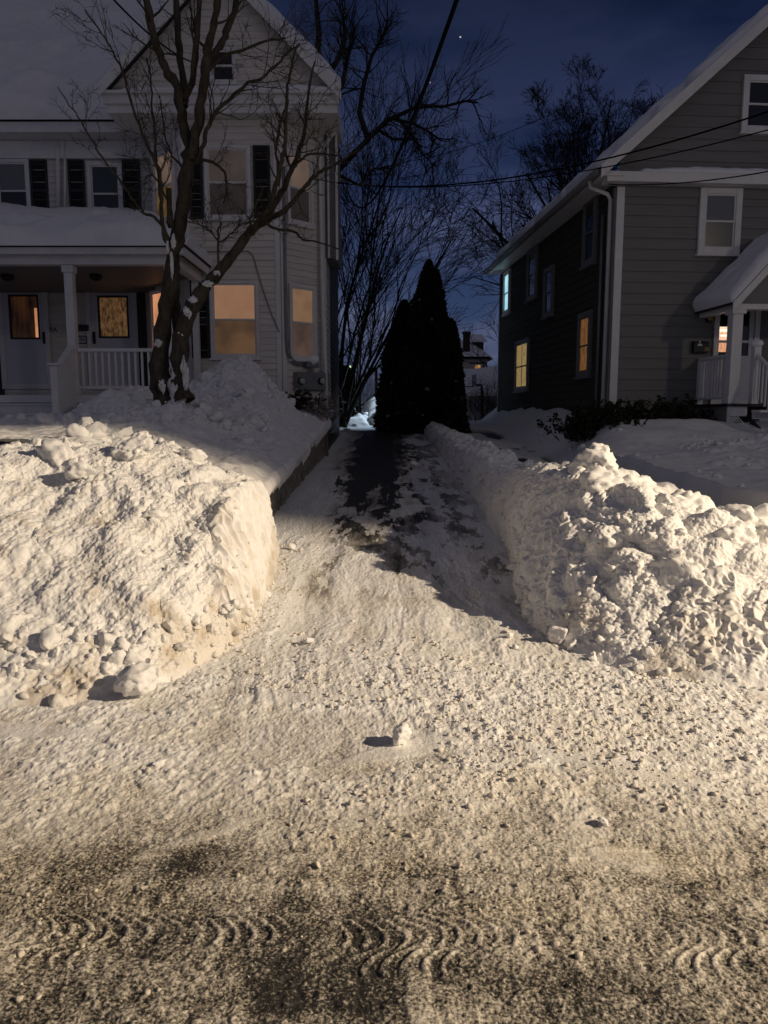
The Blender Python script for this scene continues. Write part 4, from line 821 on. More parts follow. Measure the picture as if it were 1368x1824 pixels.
# wall-hung things
def plate(name, w, R4, txt, size, label, cat, m='plate', tm='black', frame=None):
    a0, a1, z0, z1 = R4; mb = MB(); w.box(mb, a0, a1, 0.016, 0.030, z0, z1); o = mb.build(name, M[m], None, bevel=0.003); tag(o, label, cat)
    if frame: mb = MB(); frame_boxes(mb, w, a0 - 0.02, a1 + 0.02, z0 - 0.02, z1 + 0.02, 0.02, 0.014, 0.036); mb.build('plate_frame', M[frame], o)
    text_mesh('lettering', txt, size, w, a0 + (a1 - a0) * (0.25 if not frame else 0.5), 0.031, (z0 + z1) / 2, M[tm], o); return o
plate('number_sign', Wp, Wp.rect(88, 581, 121, 595), '9A', 0.15, 'long white house number board reading 9A beside the left porch door', 'sign')
plate('number_sign', Wp, Wp.rect(141, 600, 154, 611), '94', 0.115, 'small square framed house number sign below the black letterbox', 'sign', frame='black')
def mailbox(w, R4, label, extra=None):
    a0, a1, z0, z1 = R4; mb = MB(); w.box(mb, a0, a1, 0.016, 0.12, z0, z1 - 0.04); o = mb.build('mailbox', M['black'], None, bevel=0.008); tag(o, label, 'mailbox')
    mb = MB(); mb.hexa([w.p(a0 - .01, 0.135, z1 - .055), w.p(a1 + .01, 0.135, z1 - .055), w.p(a1 + .01, 0.016, z1 - .035), w.p(a0 - .01, 0.016, z1 - .035), w.p(a0 - .01, 0.135, z1 - .035), w.p(a1 + .01, 0.135, z1 - .035), w.p(a1 + .01, 0.016, z1), w.p(a0 - .01, 0.016, z1)]); mb.build('lid', M['black'], o, bevel=0.004); return o
mailbox(Wp, Wp.rect(136, 578, 160, 590), 'black letterbox on the white house between porch post and curtained door')
# electric meter cabinet on the bay
a0, a1, z0, z1 = Wr.rect(521, 664, 577, 695)
mb = MB(); Wr.box(mb, a0, a1, 0.03, 0.20, z0, z1); mt_ = mb.build('meter_box', M['metal'], None, bevel=0.012); tag(mt_, 'grey twin electric meter box on the bay corner with snow on top', 'meter box')
for px in (535, 571):
    a, z = Wr.off(0.2).hit(px, 679); mb = MB(); p = Vector(Wr.p(a, 0.20, z)); n3 = Vector((Wr.n.x, Wr.n.y, 0)); mb.tube([p, p + n3 * 0.05], 0.075, 18); mm = mb.build('meter_socket', M['black'], mt_, smooth=False)
    mb = MB(); mb.tube([p + n3 * 0.051, p + n3 * 0.085, p + n3 * 0.10], [0.062, 0.058, 0.035], 18); mb.build('dial', M['dial'] if 'dial' in M else M['plate'], mm)
mb = MB(); Wr.box(mb, a0 + .25, a0 + .56, 0.05, 0.18, z1 + 0.10, z1 + 0.22); p = Wr.p(a0 + .42, 0.12, z1 + 0.11); mb.tube([p, Wr.p(a0 + .42, 0.12, z1 - 0.01)], 0.035, 8); mb.build('hub_box', M['metal'], mt_, bevel=0.006)
sv, sf = chunk(611, 3, 3, 0.08, (0.15, 0.10, 0.11)); pc_ = np.array(Wr.p(a0 + .42, 0.12, z1 + 0.25)); npmesh('snow_cap', sv + pc_, sf, M['snow_soft'], mt_, attrs={'dirt': np.zeros(len(sv))})
mb = MB(); Wr.box(mb, a0 + .12, a1 - .02, 0.02, 0.035, z0 - 0.16, z0 - 0.01); mb.tube([Wr.p(a0 + .62, .06, z0 - 0.0), Wr.p(a0 + .55, .08, z0 - 0.06), Wr.p(a0 + .42, .06, z0 - 0.08), Wr.p(a0 + .35, .04, z0 - 0.08)], 0.008, 6); mb.build('backing_plate', M['white_trim'], mt_)

# =================================================================== grey house on the right
HR = empty('grey_house', (7.5, 19.0, 1.1), 'grey clapboard house with snowy gabled entry porch and shaded long side', 'house')
th = R(4.17); ex_, ey_ = (math.cos(th), math.sin(th)), (-math.sin(th), math.cos(th))
O = (4.40, 15.0); DL = 9.8
Gf = Wall(O, ex_); Gs = Wall((O[0] + ey_[0] * DL, O[1] + ey_[1] * DL), (-ey_[0], -ey_[1]))
GWD = 8.0; GE = 5.72; GB = 1.47
def G(a, n, z): return Gf.p(a, n, z)
siding(Gf, lambda z: (0, GWD), GB, GE, 0.205, M['grey_siding'], HR, lip=0.018)
siding(Gs, lambda z: (0, DL), GB - 0.06, GE + 0.07, 0.17, M['shaded_siding'], HR, lip=0.016)
RZ = GE + 0.22 + 0.90 * (GWD / 2 + 0.35)
Wgb = Gf.off(0.02)
siding(Wgb, lambda z: (max(0.02, (z - GE - 0.30) / 0.90 - 0.1), min(GWD, GWD - (z - GE - 0.30) / 0.90 + 0.1)), GE + 0.02, RZ - 0.2, 0.205, M['grey_siding'], HR, name='gable', lip=0.018)
mb = MB(); mb.hexa([G(0.03, -0.07, 0.5), G(GWD, -0.07, 0.5), G(GWD, -DL + .05, 0.5), G(0.03, -DL + .05, 0.5), G(0.03, -0.07, GE + .065), G(GWD, -0.07, GE + .065), G(GWD, -DL + .05, GE + .065), G(0.03, -DL + .05, GE + .065)]); mb.build('inner_wall', M['black'], HR)
mb = MB(); mb.hexa([G(0.02, -0.015, 0.4), G(GWD, -0.015, 0.4), G(GWD, -DL + .02, 0.4), G(0.02, -DL + .02, 0.4), G(0.02, -0.015, GB), G(GWD, -0.015, GB), G(GWD, -DL + .02, GB - 0.06), G(0.02, -DL + .02, GB - 0.06)]); mb.build('foundation', M['stone'], HR)
mb = MB(); Gf.box(mb, 0.0, 0.15, 0.0, 0.035, GB - 0.03, GE - 0.05); mb.build('corner_board', M['white_trim'], HR, bevel=0.004)
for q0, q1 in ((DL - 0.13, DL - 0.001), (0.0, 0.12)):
    mb = MB(); Gs.box(mb, q0, q1, 0.0, 0.03, GB - 0.08, GE - 0.05); mb.build('corner_board', M['shaded_trim'], HR, bevel=0.004)
mb = MB(); Gf.box(mb, 0.151, GWD, 0.0, 0.03, GE - 0.22, GE - 0.02); mb.build('frieze', M['grey_siding'], HR)
# pent ledge
mb = MB(); Gf.box(mb, -0.30, GWD, 0.0, 0.30, GE - 0.03, GE + 0.15); mb.build('pent_board', M['white_trim'], HR, bevel=0.006)
snow_layer(G(0.35, 0.30, GE + 0.15), G(GWD, 0.30, GE + 0.15), G(GWD, 0.03, GE + 0.22), G(0.35, 0.03, GE + 0.22), 0.10, 160, 16, HR, 61, 'ledge_snow', 0.16)
# roof
zr0 = GE + 0.16; a_e = -0.42
def roof_side(ae, name, snow):
    ze = RZ + 0.06 - 0.90 * abs(ae - GWD / 2)
    slab([G(ae, 0.34, ze), G(GWD / 2, 0.34, RZ + 0.06), G(GWD / 2, -DL - 0.3, RZ + 0.06), G(ae, -DL - 0.3, ze)], 0.10).build('roof', M['shingle'], HR)
    if snow: snow_layer(G(ae + .25, 0.30, ze + .235), G(ae + 0.25, -DL - .2, ze + .235), G(GWD / 2, -DL - .2, RZ + 0.07), G(GWD / 2, 0.30, RZ + 0.07), 0.14, 120, 60, HR, 63, bare=0.22)
    a, b = Vector(G(ae - .02, 0.37, ze + .01)), Vector(G(GWD / 2, 0.37, RZ + 0.07)); dn = Vector((0, 0, -0.23)); bk = Vector((-Gf.n.x, -Gf.n.y, 0)) * 0.03
    mb = MB(); mb.add([a, b, b + dn, a + dn, a + bk, b + bk, b + dn + bk, a + dn + bk], [(0, 1, 2, 3), (7, 6, 5, 4), (0, 4, 5, 1), (1, 5, 6, 2), (2, 6, 7, 3), (3, 7, 4, 0)]); mb.build('rake_board', M['white_trim'], HR)
    return ze
zeL = roof_side(a_e, 'roof', True); roof_side(GWD + 0.4, 'roof', False)
mb = MB(); mb.hexa([G(a_e, 0.33, zeL - .16), G(0.0, 0.33, zeL - .16), G(0.0, -DL, zeL - .16), G(a_e, -DL, zeL - .16), G(a_e, 0.33, zeL - .12), G(0.0, 0.33, zeL - .12), G(0.0, -DL, zeL - .12), G(a_e, -DL, zeL - .12)]); mb.build('soffit', M['white_trim'], HR)
mb = MB(); mb.tube([G(a_e - .06, 0.30, zeL - .08), G(a_e - .06, -DL - .2, zeL - .08)], 0.065, 10); mb.build('gutter', M['shaded_trim'] if 'shaded_trim' in M else M['metal'], HR, smooth=True)
mb = MB(); mb.tube([G(a_e - .06, -0.15, zeL - .12), G(a_e - .05, -0.15, zeL - .24), G(-0.12, -0.15, zeL - .36), G(-0.06, -0.15, zeL - .46), G(-0.06, -0.15, 1.2)], 0.040, 8); mb.build('downspout', M['white_trim'], HR, smooth=True)
mb = MB(); mb.tube([Gs.p(DL - 0.55, 0.05, 1.3), Gs.p(DL - 0.55, 0.05, 5.3)], 0.035, 8); mb.build('conduit', M['metal'], HR, smooth=True)
# side windows
for r4, up, lo, cr in (((1046, 362, 1062, 462), 'glass', 'glass', False), ((944, 449, 957, 526), 'glass', 'glass', False), ((974, 484, 986, 556), 'glass', 'glass', False), ((901, 489, 909, 553), 'cyan_pane', 'cyan_pane', False), ((1036, 566, 1052, 662), 'orange_side', 'orange_side', False), ((922, 612, 942, 690), 'yellow_curtain', 'yellow_curtain', True)):
    window(Gs, Gs.rect(*r4), HR, up, lo, 0.10 if r4[0] < 1000 else 0.11, 0.48, cross=cr, trim_mat='shaded_trim' if r4[0] > 905 else 'white_trim')
# front windows
window(Gf, Gf.rect(1253, 347, 1307, 443), HR, 'grey_blind', 'dark_blind', 0.115)
window(Wgb, Wgb.rect(1329, 146, 1372, 228), HR, 'glass', 'glass', 0.10)
# front door
a0, a1, z0, z1 = Gf.rect(1276, 553, 1337, 720); z0 = 1.62
Gf0 = Gf; Gf = Gf.off(0.02)
mb = MB(); frame_boxes(mb, Gf, a0 - 0.10, a1 + 0.12, z0 - 0.04, z1 + 0.12, 0.10, 0.0, 0.05); d = mb.build('door', M['white_trim'], HR, bevel=0.004)
g0, g1 = Gf.hit(1279, 580)[0], Gf.hit(1334, 580)[0]; zt = Gf.hit(1300, 555)[1]; zb = Gf.hit(1300, 634)[1]
mb = MB(); Gf.box(mb, a0, g0, .004, .035, z0, z1); Gf.box(mb, g1, a1, .004, .035, z0, z1); Gf.box(mb, g0, g1, .004, .035, zt, z1); Gf.box(mb, g0, g1, .004, .035, z0, zb); zmid = Gf.hit(1290, 608.5)[1]; Gf.box(mb, g0, g1, .010, .03, zmid - .025, zmid + .025); mb.build('door_leaf', M['door_white'], d)
gl_ = Gf.hit(1303, 590)[0]
for y0, y1, m, x1_ in ((555, 582, 'glass', g1), (582, 608, 'room', gl_), (608, 627, 'room_low', gl_), (627, 635, 'glass', g1)):
    za, zb_ = Gf.hit(1290, y1)[1], Gf.hit(1290, y0)[1]; mb = MB(); mb.quad(Gf.p(g0, .008, za), Gf.p(x1_, .008, za), Gf.p(x1_, .008, zb_), Gf.p(g0, .008, zb_)); mb.build('pane', M[m], d)
za, zb_ = Gf.hit(1290, 627)[1], Gf.hit(1290, 582)[1]; mb = MB(); mb.quad(Gf.p(gl_, .007, za), Gf.p(g1, .007, za), Gf.p(g1, .007, zb_), Gf.p(gl_, .007, zb_)); mb.build('pane', M['glass'], d)
mb = MB()
for (x0, x1, y0, y1) in ((1280, 1301, 586, 591), (1283, 1296, 596, 600)):
    q = Gf.rect(x0, y0, x1, y1); Gf.box(mb, q[0], q[1], .0085, .010, q[2], q[3])
mb.build('lit_shelf', M['slit_white'] if 'slit_white' in M else M['room'], d)
# portico
Gf = Gf0
PD = 1.45; pa0, par, pa1 = 1.62, 2.86, 4.10; pze = 3.36; prz = pze + 1.10 * (par - pa0)
for ae in (pa0, pa1):
    P = [G(ae, PD, pze), G(par, PD, prz), G(par, 0.02, prz), G(ae, 0.02, pze)]
    slab(P, 0.045).build('portico_roof', M['shingle'], HR)
    snow_layer(G(ae, PD, pze + .01), G(ae, 0.03, pze + .01), G(par, 0.03, prz + .01), G(par, PD, prz + .01), 0.17, 50, 40, HR, 67 + int(ae), 'portico_snow', 0.22)
    a, b = Vector(G(ae, PD + .03, pze)), Vector(G(par, PD + .03, prz)); dn = Vector((0, 0, -0.17)); bk = Vector((-Gf.n.x, -Gf.n.y, 0)) * 0.028
    mb = MB(); mb.add([a, b, b + dn, a + dn, a + bk, b + bk, b + dn + bk, a + dn + bk], [(0, 1, 2, 3), (7, 6, 5, 4), (0, 4, 5, 1), (1, 5, 6, 2), (2, 6, 7, 3), (3, 7, 4, 0)]); mb.build('rake_board', M['white_trim'], HR)
mb = MB(); mb.quad(G(pa0 + .15, PD - .08, pze), G(pa1 - .15, PD - .08, pze), G(par, PD - .08, prz - .12)); mb.build('gable', M['grey_siding'], HR)
mb = MB(); Gf.box(mb, pa0 + .10, pa1 - .10, PD - .26, PD - .09, pze - .10, pze - .002); Gf.box(mb, pa0 + .10, pa0 + .24, 0.05, PD - .26, pze - .10, pze - .002); Gf.box(mb, pa1 - .24, pa1 - .10, 0.05, PD - .26, pze - .10, pze - .002); mb.build('portico_beam', M['white_trim'], HR, bevel=0.005)
DZ = 1.60; pp = pa0 + .17
for a in (pp, pa1 - .17):
    mb = MB(); Gf.box(mb, a - .095, a + .095, PD - .28, PD - .09, DZ, pze - .10); Gf.box(mb, a - .13, a + .13, PD - .315, PD - .055, pze - .18, pze - .102); Gf.box(mb, a - .115, a + .115, PD - .30, PD - .07, DZ + .001, DZ + .14); mb.build('portico_post', M['white_trim'], HR, bevel=0.006)
mb = MB(); Gf.box(mb, pa0 + .02, pa1, 0.03, PD - .02, DZ - .05, DZ); mb.build('deck', M['black'], HR)
mb = MB(); Gf.box(mb, pa0 + .06, pa0 + .10, 0.03, PD - .10, 0.5, DZ - .051); mb.build('deck_skirt', M['grey_siding'], HR)
mb = MB(); fa0, fa1 = pa0 + .06, pa0 + .42; Gf.box(mb, fa0, fa1, PD - .098, PD - .06, DZ - .22, DZ - .051); Gf.box(mb, fa0, fa0 + .05, PD - .098, PD - .06, 0.5, DZ - .221)
W_ = Gf.off(PD - .08)
for s in (-1, 1):
    k = -1.0
    while k < 1.4:
        zc = DZ - .22 - k * 0.075 * 1.9
        aa, bb = fa0 + .05, fa1
        za_, zb2 = zc, zc + s * (bb - aa)
        q = [(aa, za_), (bb, zb2)]
        lo_, hi_ = 0.78, DZ - .222
        t0, t1 = 0.0, 1.0
        dzl = zb2 - za_
        ts = sorted([(lo_ - za_) / dzl, (hi_ - za_) / dzl]); t0, t1 = max(0, ts[0]), min(1, ts[1])
        if t1 > t0 + .02: W_.box; mb.tube([W_.p(aa + (bb - aa) * t0, 0.004 * s, za_ + dzl * t0), W_.p(aa + (bb - aa) * t1, 0.004 * s, za_ + dzl * t1)], 0.013, 4)
        k += 0.36
mb.build('lattice', M['white_trim'], HR)
mb = MB(); Gf.box(mb, fa0 + .03, fa1 + .2, PD - .19, PD - .15, 0.5, DZ - .23); mb.build('lattice_backing', M['black'], HR)
# side railing and its balusters
W2 = Wall(Gf.p(pp, 0.0, 0)[:2], (Gf.n.x, Gf.n.y))
mb = MB(); W2.box(mb, 0.03, PD - .29, -0.035, 0.035, 2.44, 2.50); W2.box(mb, 0.03, PD - .29, -0.03, 0.03, DZ + .09, DZ + .13); W2.box(mb, 0.03, 0.13, -0.05, 0.05, DZ, 2.439); rl = mb.build('railing', M['white_trim'], HR, bevel=0.004); proto = None
for k in range(9):
    a = 0.20 + k * 0.108
    if proto is None: mb = MB(); W2.box(mb, a - .018, a + .018, -.018, .018, DZ + .13, 2.44); proto = mb.build('baluster', M['white_trim'], rl)
    else: c = proto.copy(); COL.objects.link(c); c.parent = rl; c.location = (W2.h.x * k * .108, W2.h.y * k * .108, 0)
# stairs toward the street with a sloping rail
sa0, sa1 = pa0 + .48, pa1 - .4
mb = MB()
for k in range(4):
    n0 = PD - .02 + k * .27; zt_ = DZ - .05 - (k + 1) * .16 + .10
    Gf.box(mb, sa0, sa1, n0, n0 + .28, zt_ - .045, zt_); Gf.box(mb, sa0 + .01, sa1 - .01, n0 + .001, n0 + .025, zt_ - .16, zt_ - .046)
mb.build('porch_steps', M['white_trim'], HR)
mb = MB(); 
nw = Vector(G(sa0 + .03, PD - .02, 0)); 
Gf.box(mb, sa0 - .03, sa0 + .09, PD - .10, PD + .02, DZ, 2.62); p0, p1 = Vector(G(sa0 + .03, PD + .02, 2.45)), Vector(G(sa0 + .03, PD + 1.1, 1.80)); mb.tube([p0, p1], 0.035, 8); Gf.box(mb, sa0 - .03, sa0 + .09, PD + 1.04, PD + 1.16, 0.8, 1.95); sr = mb.build('stair_rail', M['white_trim'], HR)
for k in range(9):
    t = (k + .7) / 9.5; p = p0.lerp(p1, t); mb = MB(); mb.tube([p, p + Vector((0, 0, -0.72))], 0.018, 4); mb.build('baluster', M['white_trim'], sr)
sv, sf = chunk(621, 3, 2, 0.05, (0.10, 0.10, 0.08)); npmesh('snow_cap', sv + np.array(G(sa0 + .03, PD - .04, 2.66)), sf, M['snow_soft'], sr, attrs={'dirt': np.zeros(len(sv))})
mb = MB(); mb.add([G(sa0 - .035, PD, DZ - .25), G(sa0 - .035, PD + 1.1, 0.75), G(sa0 - .035, PD + 1.1, 0.58), G(sa0 - .035, PD, DZ - .5), G(sa0 - .005, PD, DZ - .25), G(sa0 - .005, PD + 1.1, 0.75), G(sa0 - .005, PD + 1.1, 0.58), G(sa0 - .005, PD, DZ - .5)], [(0, 1, 2, 3), (7, 6, 5, 4), (0, 4, 5, 1), (1, 5, 6, 2), (2, 6, 7, 3), (3, 7, 4, 0)]); mb.build('stair_stringer', M['black'], HR)
mb_ = mailbox(Gf, Gf.rect(1231, 608, 1258, 629), 'black mailbox with a white paper tucked in, on the grey house')
mb = MB(); a, z = Gf.hit(1241, 614); mb.add([Gf.p(a - .05, .13, z - .03), Gf.p(a + .055, .13, z - .035), Gf.p(a, .13, z + .07), Gf.p(a - .05, .122, z - .03), Gf.p(a + .055, .122, z - .035), Gf.p(a, .122, z + .07)], [(0, 1, 2), (5, 4, 3), (0, 3, 4, 1), (1, 4, 5, 2), (2, 5, 3, 0)]); mb.build('paper', M['white_trim'], mb_)
a, z = Gf.hit(1256, 623); text_mesh('lettering', '53', 0.09, Gf, a - 0.03, 0.122, z, M['brass'], mb_)
a, z = Gf.hit(1268.5, 593); o = text_mesh('number_sign', '5\n3', 0.11, Gf, a, 0.054, z, M['black'], None); tag(o, 'dark upright number digits on the trim of the grey house door', 'sign')
a, z = Gf.hit(1261.5, 566); mb = MB(); Gf.box(mb, a - .05, a + .05, .018, .035, z - .09, z + .09); ln = mb.build('wall_lantern', M['black'], None, bevel=0.004); tag(ln, 'small brass wall lantern beside the grey house door', 'lantern')
mb = MB(); mb.tube([Gf.p(a, .10, z - .08), Gf.p(a, .10, z - .06), Gf.p(a, .10, z + .06), Gf.p(a, .10, z + .10), Gf.p(a, .10, z + .13)], [.03, .055, .062, .07, .015], 8); mb.tube([Gf.p(a, .03, z + .09), Gf.p(a, .10, z + .13)], .01, 6); mb.build('lamp_shade', M['brass'], ln)
# ------------------------------------------------------------------ stone wall under the yard's snow lip
def stone_wall():
    r = random.Random(5); mb = MB()
    y = 8.15
    for row in range(3):
        y = 8.15 + 0.12 * row
        while y < 15.85:
            L_ = r.uniform(0.26, 0.48); y1 = min(y + L_, 15.9); g = gz((y + y1) / 2); z0 = g - 0.05 + row * 0.17; x = wall_x(y)
            b = len(mb.v); j = lambda: r.uniform(-0.02, 0.02)
            mb.hexa([(x - 0.25, y + .008, z0), (x + 0.02 + j(), y + .008, z0), (x + 0.02 + j(), y1 - .008, z0), (x - 0.25, y1 - .008, z0), (x - 0.25, y + .008, z0 + .16), (x + j(), y + .008, z0 + .16 + j() * .3), (x + j(), y1 - .008, z0 + .16 + j() * .3), (x - 0.25, y1 - .008, z0 + .16)])
            y = y1
    mb.box(wall_x(8.2) - 0.3, wall_x(8.2) - 0.02, 8.2, 15.85, -0.05, 0.66)
    o = mb.build('stone_wall', M['stone'], None, bevel=0.012); tag(o, 'low dark stone retaining wall under the overhanging yard snow', 'wall')
stone_wall()
mb = MB(); mb.box(-1.235, -1.155, 15.70, 15.78, 0.4, 1.02); o = mb.build('wooden_post', M['wood'], None, bevel=0.006); tag(o, 'short weathered wooden post at the end of the stone wall', 'post')

# ------------------------------------------------------------------ trees
def nrm(v):
    l = math.sqrt(v[0] ** 2 + v[1] ** 2 + v[2] ** 2) or 1; return (v[0] / l, v[1] / l, v[2] / l)
def grow(out, r, p, d, L_, rad, lv, mx, wig=0.10, up=0.05, kids=(4, 6), ang=(25, 55), shrink=(0.5, 0.78), tip=0.3, flat=1.0):
    n = 6 if lv < mx - 1 else 4
    pts = [p]; ds = [d]; st = L_ / n
    for i in range(n):
        d = nrm((d[0] + r.gauss(0, wig), d[1] + r.gauss(0, wig) * flat, d[2] + r.gauss(0, wig) + up)); p = (p[0] + d[0] * st, p[1] + d[1] * st, p[2] + d[2] * st); pts.append(p); ds.append(d)
    te = tip if lv < mx else 0.45
    out.append((lv, pts, [rad * (1 - (1 - te) * i / n) for i in range(n + 1)], 6 if lv < 2 else (4 if lv < mx else 3)))
    if lv >= mx: return
    for k in range(r.randint(*kids)):
        s = r.uniform(0.22, 1.0); i = min(int(s * n), n - 1); f = s * n - i
        q = tuple(pts[i][j] + (pts[i + 1][j] - pts[i][j]) * f for j in range(3)); dd = ds[i]
        a = R(r.uniform(*ang)); v = nrm((r.gauss(0, 1), r.gauss(0, 1) * flat, r.gauss(0, 1)))
        dot = sum(v[j] * dd[j] for j in range(3)); v = nrm(tuple(v[j] - dot * dd[j] for j in range(3)))
        nd = tuple(dd[j] * math.cos(a) + v[j] * math.sin(a) for j in range(3))
        grow(out, r, q, nd, L_ * r.uniform(*shrink) * (1 - 0.35 * s), max(rad * (1 - (1 - te) * s) * r.uniform(0.45, 0.7), 0.0035), lv + 1, mx, wig * 1.15, up, kids, ang, shrink, tip, flat)
def tree_obj(name, loc, label, cat, out, split, m1, m2, group=None):
    root = empty(name, loc, label, cat, group)
    for nm, sel, m in (('trunk', [o for o in out if o[0] < split], m1), ('crown', [o for o in out if o[0] >= split], m2)):
        if sel: V, Q = tubes([(o[1], o[2], o[3]) for o in sel]); npmesh(nm, V, Q, m, root)
    return root

# ---- the many-stemmed tree in the front yard
def front_tree():
    r = random.Random(3); Y0 = 10.4; out = []
    def path(pts, r0, r1, y0=0.0, y1=0.0, lv=0, twig=0, tl=0.5, rr=None):
        """pts in photo pixels, radius in pixels, depth drifting from y0 to y1 about the tree"""
        n = len(pts); P = []
        for i, (px, py) in enumerate(pts):
            t = i / (n - 1); P.append(at(px, py, Y0 + y0 + (y1 - y0) * t))
        rad = [0.75 * (rr[i] if rr else r0 + (r1 - r0) * i / (n - 1)) / F * Y0 for i in range(n)]
        # resample smoothly
        A = np.array([tuple(p) for p in P]); m = (n - 1) * 4 + 1; t = np.linspace(0, n - 1, m); i0 = np.clip(t.astype(int), 0, n - 2); f = (t - i0)[:, None]
        g = lambda k: A[np.clip(i0 + k, 0, n - 1)]
        C = 0.5 * (2 * g(0) + (g(1) - g(-1)) * f + (2 * g(-1) - 5 * g(0) + 4 * g(1) - g(2)) * f ** 2 + (3 * g(0) - g(-1) - 3 * g(1) + g(2)) * f ** 3)
        C = C + 0.008 * np.array([[r.gauss(0, 1), r.gauss(0, 1), 0] for _ in range(m)])
        Rr = np.interp(t, range(n), rad) * (1 + 0.10 * np.array([r.gauss(0, 1) for _ in range(m)]) * (1 if lv == 0 else 0.4))
        out.append((lv, [tuple(q) for q in C], list(Rr), 12 if lv == 0 else 7))
        for k in range(twig):
            s = r.uniform(0.25, 1.0) if lv else r.uniform(0.5, 1.0); i = min(int(s * (m - 1)), m - 2); d = nrm(tuple(C[i + 1] - C[i])); a = R(r.uniform(25, 65)); v = nrm((r.gauss(0, 1), r.gauss(0, .7), r.gauss(0, 1))); nd = nrm(tuple(d[j] * math.cos(a) + v[j] * math.sin(a) for j in range(3)))
            grow(out, r, tuple(C[i]), nd, tl * r.uniform(0.5, 1.3), max(Rr[i] * 0.35, 0.005), 2, 4, 0.16, 0.05, (2, 4), (25, 60), (0.45, 0.75))
    # stems
    path([(296, 735), (290, 700), (285, 660), (287, 620), (295, 560), (303, 500), (311, 450), (319, 405), (326, 365), (330, 325), (337, 286), (341, 258)], 0, 0, 0, 0.1, 0, 0, rr=[26, 25, 25, 20, 17.5, 16, 15.5, 15.5, 17, 18, 16, 13])
    path([(318, 690), (316, 640), (315, 600), (313, 548), (314, 490), (313, 440), (318, 405)], 12, 7, 0.25, 0.15, 0, 0)
    path([(326, 715), (322, 680), (320, 640), (323, 600), (336, 560), (352, 530), (380, 495), (410, 460), (438, 424), (455, 404), (470, 390)], 0, 0, -0.1, 0.0, 0, 2, rr=[24, 22, 19.5, 19, 17, 15.5, 13.5, 12, 11, 10, 9])
    path([(303, 405), (302, 370), (300, 335)], 7, 5.5, -0.05, -0.1, 0, 0)
    path([(341, 262), (329, 237), (322, 188), (314, 155), (297, 124), (280, 84), (267, 34), (257, -20)], 12, 8, 0.1, 0.0, 0, 3, 0.7)
    path([(327, 190), (330, 170), (322, 111), (317, 67), (314, -20)], 8, 6.5, 0.1, 0.3, 0, 2, 0.6)
    path([(329, 176), (344, 134), (351, 67), (358, -20)], 7, 6, 0.1, -0.2, 0, 3, 0.6)
    path([(340, 280), (347, 255), (354, 208), (361, 161), (368, 111), (375, 67), (386, 20), (392, -20)], 12, 7, 0.0, -0.2, 0, 3, 0.7)
    path([(366, 118), (382, 95), (395, 77), (405, 50), (418, 17), (427, -20)], 8, 6.5, -0.1, 0.2, 0, 2, 0.6)
    # slim branches
    path([(352, 285), (362, 258), (368, 232), (386, 198), (411, 175), (438, 151), (468, 138), (492, 114), (516, 91), (535, 80)], 5.5, 2, 0.0, -0.6, 1, 16, 0.7)
    path([(366, 130), (400, 100), (440, 86), (475, 72), (510, 70)], 4.5, 1.8, -0.1, -0.4, 1, 10, 0.6)
    path([(350, 290), (364, 285), (391, 296), (403, 320), (403, 345), (398, 362)], 4, 2, -0.1, -0.5, 1, 7, 0.45)
    path([(388, 492), (389, 447), (389, 420), (393, 397)], 3, 2.2, -0.1, -0.1, 1, 7, 0.45)
    path([(389, 430), (375, 412), (360, 402), (335, 395)], 2, 1, -0.1, -0.2, 1, 8, 0.3); path([(390, 432), (410, 418), (430, 400), (452, 395)], 2, 1, -0.1, -0.2, 1, 8, 0.3)
    path([(300, 440), (289, 405), (289, 353), (284, 309), (266, 266), (242, 208), (222, 141), (202, 94), (182, 60), (151, 17)], 5, 1.3, -0.1, -0.9, 1, 20, 0.6)
    path([(287, 360), (279, 293), (276, 235), (271, 188), (269, 145), (262, 105)], 3.5, 1.5, -0.1, 0.3, 1, 12, 0.5)
    path([(302, 430), (286, 397), (269, 383), (256, 380), (240, 360), (213, 322), (188, 289), (168, 256), (145, 215), (124, 188), (104, 155)], 4, 1, -0.1, -1.0, 1, 12, 0.4)
    path([(300, 360), (285, 330), (272, 312), (258, 315)], 2.5, 1, -0.1, -0.3, 1, 8, 0.35)
    path([(336, 300), (318, 292), (300, 262), (290, 215), (285, 170)], 3, 1.2, 0.1, 0.5, 1, 12, 0.5)
    # the right limb's forks
    path([(470, 390), (484, 358), (493, 322), (501, 286), (509, 250), (510, 202), (512, 161), (519, 124), (528, 80)], 7, 2, 0, -0.3, 1, 14, 0.6)
    path([(472, 388), (487, 368), (505, 336), (519, 303), (536, 262), (543, 232), (547, 188), (553, 140), (560, 110)], 8, 2, 0.1, 0.5, 1, 14, 0.6)
    path([(470, 391), (499, 381), (519, 363), (538, 338), (562, 313), (586, 299), (608, 286), (636, 268)], 7.0, 1.5, 0, -0.5, 1, 14, 0.5)
    path([(519, 303), (536, 286), (552, 274), (580, 275), (602, 277)], 3.5, 1.5, 0.2, 0.0, 1, 6, 0.35)
    path([(455, 404), (472, 398), (492, 408), (522, 412), (539, 427), (562, 430), (602, 444)], 4, 1.5, 0, -0.6, 1, 4, 0.25)
    path([(495, 330), (497, 300), (492, 265), (498, 230), (506, 195)], 4, 1.8, 0, 0.3, 1, 10, 0.5)
    path([(438, 424), (446, 400), (450, 380), (462, 350), (470, 330)], 3, 1, 0, -0.4, 1, 8, 0.35)
    base = at(310, 720, Y0)
    root = tree_obj('bare_tree', (base.x, Y0, base.z - 0.2), 'bare many stemmed tree in the front yard with snow caught on its bark', 'tree', out, 1, M['bark'], M['bark'])
